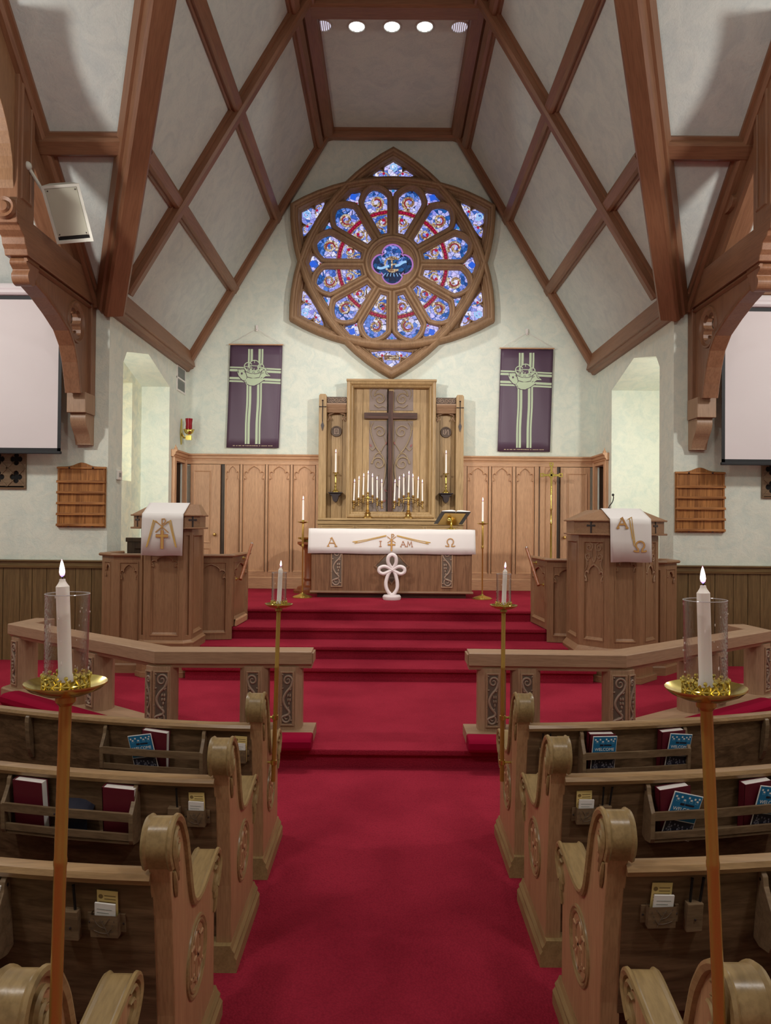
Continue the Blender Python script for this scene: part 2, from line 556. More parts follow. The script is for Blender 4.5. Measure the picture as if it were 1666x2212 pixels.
M['pen'] = mat('black_pencil', C(18, 18, 20), .4)
M['plast'] = mat('thermostat_plastic', C(232, 228, 222), .5)
M['grey'] = mat('grey_louvre', C(150, 154, 150), .6)
M['steel'] = mat('handrail_steel', C(190, 186, 190), .25, 1.0)
M['copperw'] = wood('handrail_wood', C(176, 110, 74), C(140, 82, 52), 'y', rough=.25)
M['pewrail'] = wood('pew_rail_oak', C(170, 136, 96), C(142, 110, 74), 'x', rough=.32)
M['redglass'] = mat('ruby_glass', C(130, 0, 24), .1)
_b = M['redglass'].node_tree.nodes['Principled BSDF']
_b.inputs['Emission Color'].default_value = (.6, 0, .02, 1); _b.inputs['Emission Strength'].default_value = .05
M['lightlens'] = emit('lamp_lens', (1, 1, .95, 1), 2.2)
M['lightdim'] = emit('lamp_reflector', (.70, .66, .80, 1), .9)
M['glass'] = bpy.data.materials.new('clear_hurricane_glass'); M['glass'].use_nodes = True
_N = M['glass'].node_tree.nodes; _L = M['glass'].node_tree.links
_N.clear()
_o = _N.new('ShaderNodeOutputMaterial'); _mx = _N.new('ShaderNodeMixShader'); _t = _N.new('ShaderNodeBsdfTransparent'); _g = _N.new('ShaderNodeBsdfGlossy')
_lw = _N.new('ShaderNodeLayerWeight'); _lw.inputs['Blend'].default_value = .5; _fz = _N.new('ShaderNodeMath'); _fz.operation = 'POWER'; _fz.inputs[1].default_value = 2.2; _L.new(_lw.outputs['Facing'], _fz.inputs[0])
_g.inputs['Roughness'].default_value = .06
_t.inputs['Color'].default_value = (.97, .96, .955, 1)
_nz = _N.new('ShaderNodeTexNoise'); _nz.inputs['Scale'].default_value = 22; _nz.inputs['Detail'].default_value = 2
_bp = _N.new('ShaderNodeBump'); _bp.inputs['Strength'].default_value = .3; _bp.inputs['Distance'].default_value = .004
_L.new(_nz.outputs[0], _bp.inputs['Height']); _L.new(_bp.outputs[0], _g.inputs['Normal']); _L.new(_bp.outputs[0], _lw.inputs['Normal'])
_L.new(_fz.outputs[0], _mx.inputs[0]); _L.new(_t.outputs[0], _mx.inputs[1]); _L.new(_g.outputs[0], _mx.inputs[2]); _L.new(_mx.outputs[0], _o.inputs[0])
M['glassrim'] = mat('glass_rim_highlight', C(210, 205, 205), .1, 0, .8)  # whitish ring, the rim's highlight put into its colour
M['glassrim'].node_tree.nodes['Principled BSDF'].inputs['Alpha'].default_value = .55
# candle flame: blue at the wick, white in the body, rose at the tip
M['flame'] = mat('candle_flame', (0, 0, 0, 1))
_N, _L, _b = nodes(M['flame'])
_tc = _N.new('ShaderNodeTexCoord'); _sx = _N.new('ShaderNodeSeparateXYZ'); _L.new(_tc.outputs['Generated'], _sx.inputs[0])
_rp = _N.new('ShaderNodeValToRGB')
ramp(_rp, [(0.0, (.10, .12, .9, 1)), (.2, (.9, .45, .5, 1)), (.36, (1, .95, .9, 1)), (.8, (1, .9, .85, 1)), (1.0, (1, .35, .6, 1))])
_L.new(_sx.outputs[2], _rp.inputs[0]); _L.new(_rp.outputs[0], _b.inputs['Emission Color']); _b.inputs['Emission Strength'].default_value = 2.6
LAV = [C(228, 226, 252), C(186, 186, 246), C(140, 150, 232), C(204, 194, 248), C(96, 130, 214), C(166, 172, 242), C(212, 208, 250), C(150, 150, 236), C(60, 100, 190)]
M['glasslav'] = mosaic('leaded_lavender_glass', LAV, 13)
M['glassblue'] = mosaic('leaded_blue_glass', [C(34, 92, 168), C(140, 152, 234), C(84, 128, 214), C(24, 72, 146), C(184, 184, 246), C(110, 140, 226)], 16)
M['glassdeep'] = mosaic('leaded_deep_glass', [C(10, 40, 80), C(16, 60, 110), C(20, 84, 140), C(8, 28, 60)], 11)
M['glassred'] = emit('ruby_bead_glass', C(120, 6, 40))
M['glassbead'] = emit('bright_ruby_glass', C(172, 16, 62))
M['glassgold'] = mosaic('amber_scroll_glass', [C(206, 180, 140), C(178, 140, 100), C(220, 204, 180), C(150, 110, 84)], 26, lead=.06)
M['glassrust'] = emit('rust_scroll_glass', C(140, 46, 46))
M['glassice'] = emit('pale_blue_scroll_glass', C(150, 196, 240))
M['glasscobalt'] = emit('cobalt_glass', C(40, 96, 220))
M['glassgreen'] = emit('sea_glass', C(40, 130, 190))
M['glassrose'] = emit('rose_border_glass', C(170, 110, 180))
M['leadw'] = mosaic('amber_side_glass', [C(190, 150, 100), C(150, 110, 70), C(220, 196, 150)], 8, 1.0)

# ================================================================== STRUCTURE
HW, YB, YA = 3.72, 13.5, 9.77          # chancel half width, back wall, chancel arch / transept wall
PF = .775                              # chancel platform level
SL = 1.683                             # pitch of the chancel roof
zc = lambda x: 4.86 + (HW - abs(x)) * SL
zt = lambda y: 4.86 + .9 * (YA - y)
K = dict(kind='structure')

# ---- floor and steps
MB().box(-9, 9, -7, 13.6, -.1, 0).build('floor', M['carpet'], **K)
floor = bpy.data.objects['floor']


def tread(out, z, h=.155, nose=.035):
    """one carpeted step: riser block and rounded overhanging tread"""
    P = lambda u, v, n: Vector((u, v, n))
    a = MB().prism(P, out, z - h - .001, z - .03).build('step_riser', M['carpet'], floor, kind='structure')
    # tread: same outline pushed out by the nosing
    k = len(out); big = []
    for i in range(k):
        p0, p, p1 = Vector(out[i - 1]), Vector(out[i]), Vector(out[(i + 1) % k])
        d1 = (p - p0).normalized(); d2 = (p1 - p).normalized()
        n1 = Vector((d1.y, -d1.x)); n2 = Vector((d2.y, -d2.x))
        mt = (n1 + n2) / max(.3, 1 + n1.dot(n2)); q = p + mt * nose
        big.append((q.x, q.y))
    MB().prism(P, big, z - .045, z).build('step_tread', M['carpet'], floor, bevel=.016, seg=3, kind='structure')


# communion floor (first level) following the altar rails; counter-clockwise outlines
tread([(-8.9, 7.6), (-4.15, 7.6), (-2.02, 6.07), (2.02, 6.07), (4.15, 7.6), (8.9, 7.6), (8.9, 9.7), (-8.9, 9.7)], .155)
tread([(-2.36, 8.62), (2.36, 8.62), (2.36, 9.8), (-2.36, 9.8)], .31)
for z, y, hw in ((.465, 9.16, 2.40), (.62, 9.70, 2.16)):
    tread([(-hw, y), (hw, y), (hw, 10.6), (-hw, 10.6)], z)
tread([(-1.97, 10.40), (1.97, 10.40), (1.97, 10.6), (3.66, 10.6), (3.66, 13.48), (-3.66, 13.48), (-3.66, 10.6), (-1.97, 10.6)], PF)

# ---- walls
rect = lambda a, b, c, d: [(a, c), (b, c), (b, d), (a, d)]
gab = [(-HW, 0), (HW, 0), (HW, 4.9), (1.22, 9.12), (-1.22, 9.12), (-HW, 4.9)]
wall_back = MB().prism(XZ(YB), gab, 0, -.15).build('wall_chancel_back', M['plaster'], **K)
nichL = [(10.28, .9), (12.48, .9), (12.48, 4.24), (11.36, 4.54), (10.42, 4.36), (10.28, 4.18)]
doorh = rect(12.78, 13.30, PF, 3.02)
wl = MB().prism(YZ(-HW, -1), rect(YA + .02, 13.65, 0, 4.95), 0, .47, [nichL, doorh]).build('wall_chancel_left', M['plaster'], **K)
wr = MB().prism(YZ(HW), rect(YA + .02, 13.65, 0, 4.95), 0, .9, [nichL, doorh]).build('wall_chancel_right', M['plaster'], **K)
# recess backs and the dark passages behind the two side doorways
win = rect(11.05, 12.02, 2.62, 4.22)
MB().prism(YZ(-HW - .47, -1), rect(10.0, 12.7, .8, 4.8), 0, .45, [win]).build('wall_recess_left', M['niche'], **K)
MB().prism(YZ(HW + .9), rect(10.0, 12.7, .8, 4.8), 0, .1).build('wall_recess_right', M['niche'], **K)
for sx in (-1, 1):
    x0 = sx * (HW + (.47 if sx < 0 else .9))
    b = MB()
    b.box(x0, x0 + sx * .7, 12.72, 12.75, .7, 3.1); b.box(x0, x0 + sx * .7, 13.32, 13.35, .7, 3.1)
    b.box(x0 + sx * .7, x0 + sx * .73, 12.7, 13.4, .7, 3.1); b.box(x0, x0 + sx * .7, 12.7, 13.4, 3.06, 3.1)
    p = b.build('wall_passage_' + ('left' if sx < 0 else 'right'), M['darkwood'], **K)
    xp = sx * (HW + .22)
    MB().box(sx * (HW + .03), xp, 13.285, 13.299, PF, 3.019).box(sx * (HW + .03), xp, 12.781, 12.795, PF, 3.019).build('jamb_shade_lining', M['darkwood'], p)  # dark boards added so the lit plaster jambs look shaded
    for k in range(4):
        MB().box(xp, xp + sx * .03, 12.782 + k * .13, 12.90 + k * .13, PF, 3.019).build('plank', M['darkwood'], p)

# transept walls either side of the chancel arch
for sx, nm in ((-1, 'left'), (1, 'right')):
    F = lambda u, v, n, sx=sx: Vector((sx * u, YA - n, v))
    b = MB().prism(F, rect(HW, 9, 0, 4.98), 0, -.0199)
    wt = b.build('wall_transept_' + nm, M['plaster'], **K)
    # olive-brown board dado, each board its own piece
    dd = struct('trim_%d' % (1 if sx < 0 else 2), 'olive brown board dado on the %s transept wall' % nm)
    x = HW + .02; k = 0
    wds = (.17, .21, .14, .24, .19, .16, .22)
    while x < 7.2:
        w_ = wds[k % 7]
        MB().obox(F, x, x + w_ - .006, .02, 1.36, .002, .024 + .002 * (k % 2)).build('plank', M['wainz'], dd, bevel=.003)
        x += w_; k += 1
    MB().mold(F, [(HW + .01, 1.36), (7.2, 1.36)], [(0, 0), (0, .05), (.03, .055), (.045, .04), (.075, .04), (.085, .065), (.10, .065), (.105, 0)], False).build('dado_rail', M['wainx'], dd)
    # cornice under the transept roof
    cn = MB().mold(F, [(HW - .05, 4.78), (8.9, 4.78)], [(0, 0), (.0, .05), (.05, .07), (.06, .12), (.16, .14), (.20, .20), (.30, .20), (.32, 0)], False)
    cn.build('trim_%d' % (3 if sx < 0 else 4), M['beamx'], kind='structure', label='oak cornice along the top of the %s transept wall' % nm)

# nave shell behind and beside the camera
b = MB()
b.box(-9.1, -9, -7, 9.9, 0, 9.3); b.box(9, 9.1, -7, 9.9, 0, 9.3); b.box(-9, 9, -7.1, -7, 0, 9.3)
b.build('wall_nave', M['plaster'], **K)

# ---- ceilings
P3 = lambda b, pts: b.add(pts, [tuple(range(len(pts)))])
b = MB()
for sx in (-1, 1):
    q = [(sx * HW, YB + .1, 4.86), (sx * 1.2, YB + .1, zc(1.2)), (sx * 1.2, 5.08, zc(1.2)), (sx * HW, YA, 4.86)]
    P3(b, q)
b.build('ceiling_chancel_slopes', M['roofplaster'], **K)
MB().box(-1.22, 1.22, 2.0, YB + .1, 9.1, 9.2).build('ceiling_chancel_flat', M['roofplaster'], **K)
b = MB()
for sx in (-1, 1):
    P3(b, [(sx * HW, YA, 4.86), (sx * 1.2, 5.08, 9.1), (sx * 9.1, 5.08, zt(5.08)), (sx * 9.1, YA, 4.86)])
b.build('ceiling_transept_slopes', M['roofplaster'], **K)
MB().add([(-9.1, 5.08, 9.09), (9.1, 5.08, 9.09), (9.1, -7.1, 9.09), (-9.1, -7.1, 9.09)], [(0, 1, 2, 3)]).build('ceiling_nave', M['roofplaster'], **K)

# ---- roof timbers
nC = lambda sx: Vector((-sx * 4.243, 0, -2.52)).normalized()
nT = Vector((0, -.9, -1)).normalized()
for sx, nm, no in ((-1, 'left', 5), (1, 'right', 6)):
    tr = struct('trim_%d' % no, 'oak lattice of rafters and purlins on the %s chancel roof slope' % nm)
    n = nC(sx); sd_ = 'L' if sx < 0 else 'R'
    pt = lambda x, y: (sx * x, y, zc(x))
    MB().beam(pt(3.6, 9.87), pt(1.2, 9.87), n, .16, .15).build('rafter', M['beamslope' + sd_], tr)
    MB().beam(pt(3.68, 13.40), pt(1.2, 13.40), n, .15, .12).build('rafter', M['beamslope' + sd_], tr)
    for x, y0 in ((2.9, 8.5), (2.13, 7.05)):
        MB().beam(pt(x, y0), pt(x, YB), n, .17, .115).build('purlin', M['beamy'], tr)
    # valley rafter where chancel roof meets transept roof
    a, c = Vector((sx * HW, YA, 4.80)), Vector((sx * 1.2, 5.08, 9.05))
    MB().beam(a, c, (n + nT).normalized(), .27, .19, .1).build('valley_rafter', M['beamvalley' + sd_], tr)
    # collar edge beam along the flat ceiling
    MB().beam((sx * 1.2, 4.9, 9.08), (sx * 1.2, YB, 9.08), Vector((-sx * .35, 0, -1)), .22, .14, .06).build('collar_edge', M['beamy'], tr)
    MB().beam(pt(1.36, 4.9), pt(1.36, YB), n, .16, .10).build('collar_edge', M['beamy'], tr)
    # wall plate: a canted box with mouldings along the side wall
    F = lambda u, v, q, sx=sx: Vector((sx * (HW - q), u, v))
    wp = MB().mold(F, [(YA - .06, 4.70), (YB, 4.70)], [(0, 0), (0, .05), (.04, .075), (.06, .13), (.08, .13), (.09, .16), (.36, .11), (.40, .02), (.40, 0)], False)
    wp.build('wall_plate', M['beamy'], tr)
tr = struct('trim_7', 'oak cross beams framing the flat chancel ceiling panel')
for y, wd in ((10.08, .30), (13.40, .16), (5.2, .3)):
    MB().beam((-1.25, y, 9.1), (1.25, y, 9.1), (0, 0, -1), wd, .15, .02).build('cross_beam', M['beamx'], tr)
for sx, nm, no in ((-1, 'left', 8), (1, 'right', 9)):
    tr = struct('trim_%d' % no, 'oak purlin and principal rafter on the %s transept roof slope' % nm)
    MB().beam((sx * 2.95, 8.27, zt(8.27)), (sx * 9, 8.27, zt(8.27)), nT, .20, .13).build('purlin', M['beamx'], tr)
    MB().beam((sx * 2.0, 6.3, zt(6.3)), (sx * 9, 6.3, zt(6.3)), nT, .20, .13).build('purlin', M['beamx'], tr)
    MB().beam((sx * 3.93, YA, 4.86), (sx * 3.93, 5.1, zt(5.1)), nT, .17, .12).build('principal_rafter', M['beamslopeT'], tr)
    MB().beam((sx * 4.08, YA, 4.86), (sx * 4.08, 5.1, zt(5.1)), nT, .26, .30).build('principal_rafter', M['beamslopeT'], tr)

# ---- hammer-beam trusses
for sx, nm, no in ((-1, 'left', 10), (1, 'right', 11)):
    t = struct('trim_%d' % no, 'oak hammer-beam truss with quatrefoil bracket on the %s transept wall' % nm, (sx * 4.0, YA, 3.0))
    Xc = 4.0
    F = lambda u, v, n, sx=sx: Vector((sx * (Xc - n), u, v))          # n towards the aisle
    # wall post and spandrel: curved brace with pierced quatrefoil
    arc = [(9.47, 3.60), (9.36, 3.60), (9.315, 3.77), (9.25, 3.97), (9.15, 4.17), (8.98, 4.33), (8.70, 4.45), (8.38, 4.56), (8.12, 4.62)]
    qc, qr = (9.24, 4.46), .095
    qf = []
    for k in range(4):
        a = k * 90 + 45
        cx, cy = qc[0] + .095 * math.cos(math.radians(a)), qc[1] + .11 * math.sin(math.radians(a))
        qf += arcp(cx, cy, .085, a - 115, a + 115, 8)
    sp = arc + [(8.0, 4.66), (8.0, 4.80), (YA - .001, 4.80), (YA - .001, 3.60)]
    MB().prism(F, sp, -.055, .055, [qf]).build('arch_brace', M['beamz'], t, bevel=.006)
    ring = [(qc[0] + .215 * math.cos(a * PI / 16), qc[1] + .235 * math.sin(a * PI / 16)) for a in range(32)]
    MB().mold(F, ring, [(-.03, .05), (-.02, .075), (.0, .08), (.02, .06), (.035, .05)]).build('quatrefoil_moulding', M['beamz'], t, smooth=True)
    soff = MB()
    soff.mold(F, arc[1:], [(-.0, -.09), (-.0, .09), (.05, .10), (.06, .09), (.06, -.09), (.05, -.10)], False)
    soff.build('arch_rib', M['beamz'], t)
    MB().obox(F, YA - .14, YA, 3.58, 4.95, -.10, .10).build('wall_post', M['beamz'], t, bevel=.008)
    MB().obox(F, YA - .02, YA - .34, 3.36, 3.62, -.13, .11).build('corbel_block', M['railz'], t, bevel=.006)
    cor = catmull([(9.50, 3.36), (9.49, 3.28), (9.53, 3.19), (9.61, 3.10), (9.66, 3.00), (9.665, 2.97)], 4) + [(YA, 2.97), (YA, 3.36)]
    MB().prism(F, cor, -.11, .09).build('corbel', M['railz'], t, bevel=.004)
    hb = [(YA, 4.80), (7.86, 4.80), (7.84, 4.86), (7.80, 4.90), (7.78, 4.97), (7.70, 5.01), (7.67, 5.05), (7.62, 5.06), (7.60, 5.30), (7.72, 5.30), (7.72, 5.18), (YA, 5.18)]
    MB().prism(F, hb, -.13, .12).build('hammer_beam', M['beamy'], t, bevel=.008)
    MB().mold(F, [(YA - .14, 4.79), (7.9, 4.79)], [(0, .055), (0, .085), (.03, .10), (.045, .06)], False).build('shadow_mould', M['beamy'], t)
    # stepped pendants under the beam end and boss on its face
    pd = catmull([(8.02, 4.82), (7.93, 4.80), (7.90, 4.74), (7.95, 4.70), (7.97, 4.68), (7.94, 4.62), (7.97, 4.55), (8.05, 4.53), (8.11, 4.57), (8.12, 4.64), (8.16, 4.67)], 4) + [(8.2, 4.82)]
    MB().prism(F, pd, -.10, .085).build('pendant', M['beamz'], t, bevel=.005)
    bs = MB().lathe([(0, -.06), (.05, -.055), (.07, -.03), (.105, -.04), (.12, 0), (.11, .06), (.0, .06)], (sx * Xc, 7.60, 5.20), 18, 'y')
    bs.build('boss', M['beamz'], t, smooth=True)
    hp = MB().obox(F, 7.64, 8.0, 5.18, 6.95, -.13, .11)
    hp.build('hammer_post', M['beamz'], t, bevel=.008)
    MB().mold(F, rect(7.70, 7.93, 5.34, 6.9), [(0, .11), (.012, .125), (.03, .125), (.035, .112)]).build('post_mould', M['beamz'], t)
    # upper bracket and the carved strut foot between post and rafter
    st = catmull([(8.62, 5.65), (8.54, 5.68), (8.50, 5.76), (8.56, 5.83), (8.62, 5.9), (8.60, 6.05)], 4) + [(8.8, 6.05), (8.8, 5.65)]
    MB().prism(F, st, -.1, .1).build('strut_foot', M['beamz'], t, bevel=.005)
    MB().beam(F(8.7, 6.0, 0), F(8.0, 6.6, 0), (0, .7, .7), .2, .14).build('strut', M['beamz'], t)
    up = [(7.64, 5.42)] + arcp(6.6, 5.5, 1.02, 0, 66, 10) + [(7.2, 6.9), (7.64, 6.9)]
    MB().prism(F, up, -.08, .07).build('upper_brace', M['pulpitz'], t, bevel=.005)

# ---- wainscot of the chancel back wall, with doors
ws = struct('trim_12', 'oak gothic panelling along the foot of the chancel back wall')
Fb = XZ(YB - .02)


def arch_path(x0, x1, top, h):
    """half-round gothic tracery head with small cusps, from left spring to right spring"""
    w_ = (x1 - x0) / 2; cx = (x0 + x1) / 2
    half = [(-1, -1.0), (-.90, -.84), (-.76, -.90), (-.82, -.70), (-.93, -.58), (-.86, -.42), (-.68, -.38), (-.56, -.46), (-.56, -.32), (-.40, -.17), (-.2, -.07), (0, 0)]
    half = catmull(half, 3)
    pts = [(cx + u * w_, top + v * h) for u, v in half]
    return pts + [(2 * cx - x, y) for x, y in pts[-2::-1]]


def arch_head(mb, F, x0, x1, ztop, h, n0, n1, r=.008):
    """carved tracery head filling the top of a panel"""
    ap = arch_path(x0, x1, ztop - .025, h)
    mb.prism(F, ap + [(x1, ztop), (x0, ztop)], n0, n1)
    mb.tube([F(u, v, n1) for u, v in ap], r, 5)


def panel(mb, F, x0, x1, z0, z1, n0, d=.02, mo=.022):
    mb.obox(F, x0, x1, z0, z1, n0 - .01, n0)
    mb.mold(F, rect(x0, x1, z0, z1), [(-.004, n0 + d), (.008, n0 + d), (.014, n0 + d * .55), (mo, n0 + .004), (mo + .002, n0)])


def cols(side, xs, doors):
    for (x0, x1) in xs:
        b = MB(); panel(b, Fb, x0, x1, 1.08, 3.02, .01, .03)
        p = b.build('wall_panel', M['oakz'], ws)
        h = MB(); arch_head(h, Fb, x0 + .01, x1 - .01, 3.015, .26, .012, .028); h.build('arch_head', M['oakz'], p)


PXL = [(-2.98, -2.71), (-2.66, -2.25), (-2.20, -1.80), (-1.75, -1.34)]
PXR = [(1.40, 1.79), (1.84, 2.22), (2.28, 2.62), (2.80, 3.02)]
cols(-1, PXL, None); cols(1, PXR, None)
for x0, x1 in ((-2.72, -2.65), (-2.26, -2.19), (-1.81, -1.74), (-1.35, -1.25), (1.28, 1.41), (1.78, 1.85), (2.21, 2.29), (2.61, 2.70), (2.72, 2.80)):
    MB().obox(Fb, x0, x1, .95, 3.04, 0, .04).build('stile', M['oakz'], ws, bevel=.004)
for x0, x1 in ((-3.03, -1.25), (1.28, 3.03)):
    MB().obox(Fb, x0, x1, .95, 1.09, 0, .038).build('bottom_rail', M['oakx'], ws, bevel=.004)
    MB().obox(Fb, x0, x1, PF, .95, 0, .055).build('plinth_board', M['oakx'], ws, bevel=.006)
    MB().mold(Fb, [(x0, .95), (x1, .95)], [(0, 0), (0, .055), (.02, .055), (.035, .04), (.04, 0)], False).build('plinth_mould', M['oakx'], ws)
for x0, x1 in ((-HW, -1.25), (1.25, HW)):
    MB().obox(Fb, x0, x1, 3.02, 3.09, 0, .045).build('top_rail', M['oakx'], ws, bevel=.004)
    MB().mold(Fb, [(x0, 3.085), (x1, 3.085)], [(0, 0), (0, .05), (.025, .055), (.035, .075), (.075, .08), (.09, .105), (.115, .11), (.12, 0)], False).build('cornice', M['oakx'], ws)
for i, (x0, x1, kx) in enumerate(((-3.60, -3.06, -3.14), (3.09, 3.62, 3.15))):
    d = struct('door_%d' % (i + 1), ('left' if i == 0 else 'right') + ' oak panelled door beside the chancel wainscot', ((x0 + x1) / 2, YB, PF))
    MB().obox(Fb, x0, x1, PF + .02, 3.01, .02, .06).build('door_leaf', M['oakz'], d, bevel=.004)
    b = MB(); panel(b, Fb, x0 + (.12 if i else .06), x1 - (.06 if i else .17), 1.6, 2.9, .063, .012); b.build('door_panel', M['oakz'], d)
    b = MB(); panel(b, Fb, x0 + (.12 if i else .06), x1 - (.06 if i else .17), .95, 1.5, .063, .012); b.build('door_panel', M['oakz'], d)
    MB().lathe([(.0, 0), (.022, 0), (.022, .008), (.01, .012), (.01, .035), (.026, .045), (.032, .06), (.02, .075), (0, .078)], (0, 0, 0), 14, 'y').move(lambda p: Vector((kx + p.x, YB - .085 - p.y, 1.745 + p.z))).build('door_knob', M['brassd'], d, smooth=True)
    xg = -3.02 if i == 0 else 3.055
    MB().obox(Fb, xg - .04, xg + .035, PF, 3.02, -.015, .003).build('door_gap_shade', M['darkwood'], d)  # shade of the jamb reveal put in as a dark wood strip
# frames of the two side doorways
for sx, nm, no in ((-1, 'left', 3), (1, 'right', 4)):
    d = struct('door_%d' % no, 'oak framed opening in the %s chancel side wall' % nm, (sx * HW, 13.04, PF))
    F = lambda u, v, n, sx=sx: Vector((sx * (HW - n), u, v))
    MB().mold(F, [(12.78, PF), (12.78, 3.02), (13.30, 3.02), (13.30, PF)], [(-.0, 0), (.0, .05), (.03, .05), (.05, .035), (.11, .04), (.125, .055), (.135, 0)], False).build('door_frame', M['oakz'], d)
    MB().mold(F, [(12.60, 3.085), (13.5, 3.085)], [(0, 0), (0, .05), (.025, .055), (.035, .075), (.075, .08), (.09, .105), (.115, .11), (.12, 0)], False).build('cornice', M['oaky'], d)
    MB().lathe([(0, 0), (.03, 0), (.03, .03), (.012, .05), (0, .1)], (sx * (HW - .07), 12.64, 3.2), 8).build('finial', M['oakz'], d)

# ---- window in the left recess: leaded light in a deep reveal
w2 = struct('window_2', 'narrow leaded window deep in the left chancel recess', (-4.62, 11.5, 3.4))
MB().obox(YZ(-4.64, -1), 11.0, 12.05, 2.58, 4.26, 0, .02).build('leaded_glass', M['leadw'], w2)
for k in range(4):
    MB().tube([(-4.62, 11.1 + k * .28, 2.62), (-4.62, 11.1 + k * .28, 4.22)], .012, 5).build('lead_bar', M['black'], w2)
for k in range(6):
    MB().tube([(-4.62, 11.05, 2.75 + k * .25), (-4.62, 12.02, 2.75 + k * .25)], .01, 5).build('lead_bar', M['black'], w2)

# ================================================================== ROSE WINDOW
W1 = struct('window_1', 'rose window of six-pointed star tracery with twelve stained glass petals', (.017, YB, 6.68))
RO = Vector((.017, YB, 6.68))
FW = lambda u, v, n: Vector((RO.x + u * 1.02, YB - n, RO.z + v))
pol = lambda r, a: (r * math.cos(math.radians(a)), r * math.sin(math.radians(a)))


def tri_path(rot, inset=0):
    """one of the two interlaced triangles with bulging sides"""
    out = []
    for k in range(3):
        a = 150 + rot + k * 120
        cx, cy = pol(-1.915, a)
        R = 3.479 - inset
        # angle from arc centre at which the arc meets its neighbour
        lo, hi = 0.0, 60.0
        for _ in range(40):
            md = (lo + hi) / 2
            p = (-1.915 + R * math.cos(math.radians(md)), R * math.sin(math.radians(md)))
            if math.degrees(math.atan2(p[1], p[0])) < 60: lo = md
            else: hi = md
        out += arcp(cx, cy, R, a - lo, a + lo, 14)[:-1]
    return out


bk = MB()
for rot in (0, 60):
    bk.prism(FW, tri_path(rot), .0, .03)
bk.build('tracery_ground', M['stone'], W1)
for rot in (0, 60):
    b = MB()
    b.mold(FW, tri_path(rot), [(0, 0), (0, .16), (.025, .20), (.06, .215), (.085, .20), (.095, .15), (.115, .14), (.14, .15), (.155, .12), (.165, .09), (.18, .085), (.195, .05), (.20, .03)])
    b.build('star_moulding', M['stone'], W1, smooth=True)


def petal(inset, n=8):
    """outline of one petal light along +x"""
    e = .06 + inset
    r0, r1, rt = .53 + inset * .8, 1.13, 1.425 - inset * 1.25
    h = lambda r: r * math.tan(math.radians(15)) - e
    lo = [(r0, -h(r0)), (r1, -h(r1))]
    hw_ = h(r1)
    head = catmull([(r0, -h(r0)), (r1, -hw_), (r1 + (rt - r1) * .45, -hw_ * .90), (r1 + (rt - r1) * .82, -hw_ * .50), (rt, 0)], n)[n:]
    lower = [(r0, -h(r0))] + head
    return lower + [(u, -v) for u, v in lower[-2::-1]]


def rotF(a):
    ca, sa = math.cos(math.radians(a)), math.sin(math.radians(a))
    return lambda u, v, n: FW(u * ca - v * sa, u * sa + v * ca, n)


def cut(poly, r0, r1):
    """clip an outline along +x to r0 < radius < r1 (simple radial slabs)"""
    def clip(ps, f):
        o = []
        for i in range(len(ps)):
            a, c = ps[i - 1], ps[i]
            fa, fc = f(a), f(c)
            if (fa >= 0) != (fc >= 0):
                t = fa / (fa - fc); o.append((a[0] + (c[0] - a[0]) * t, a[1] + (c[1] - a[1]) * t))
            if fc >= 0: o.append(c)
        return o
    ps = clip(poly, lambda p: p[0] - r0)
    return clip(ps, lambda p: r1 - p[0])


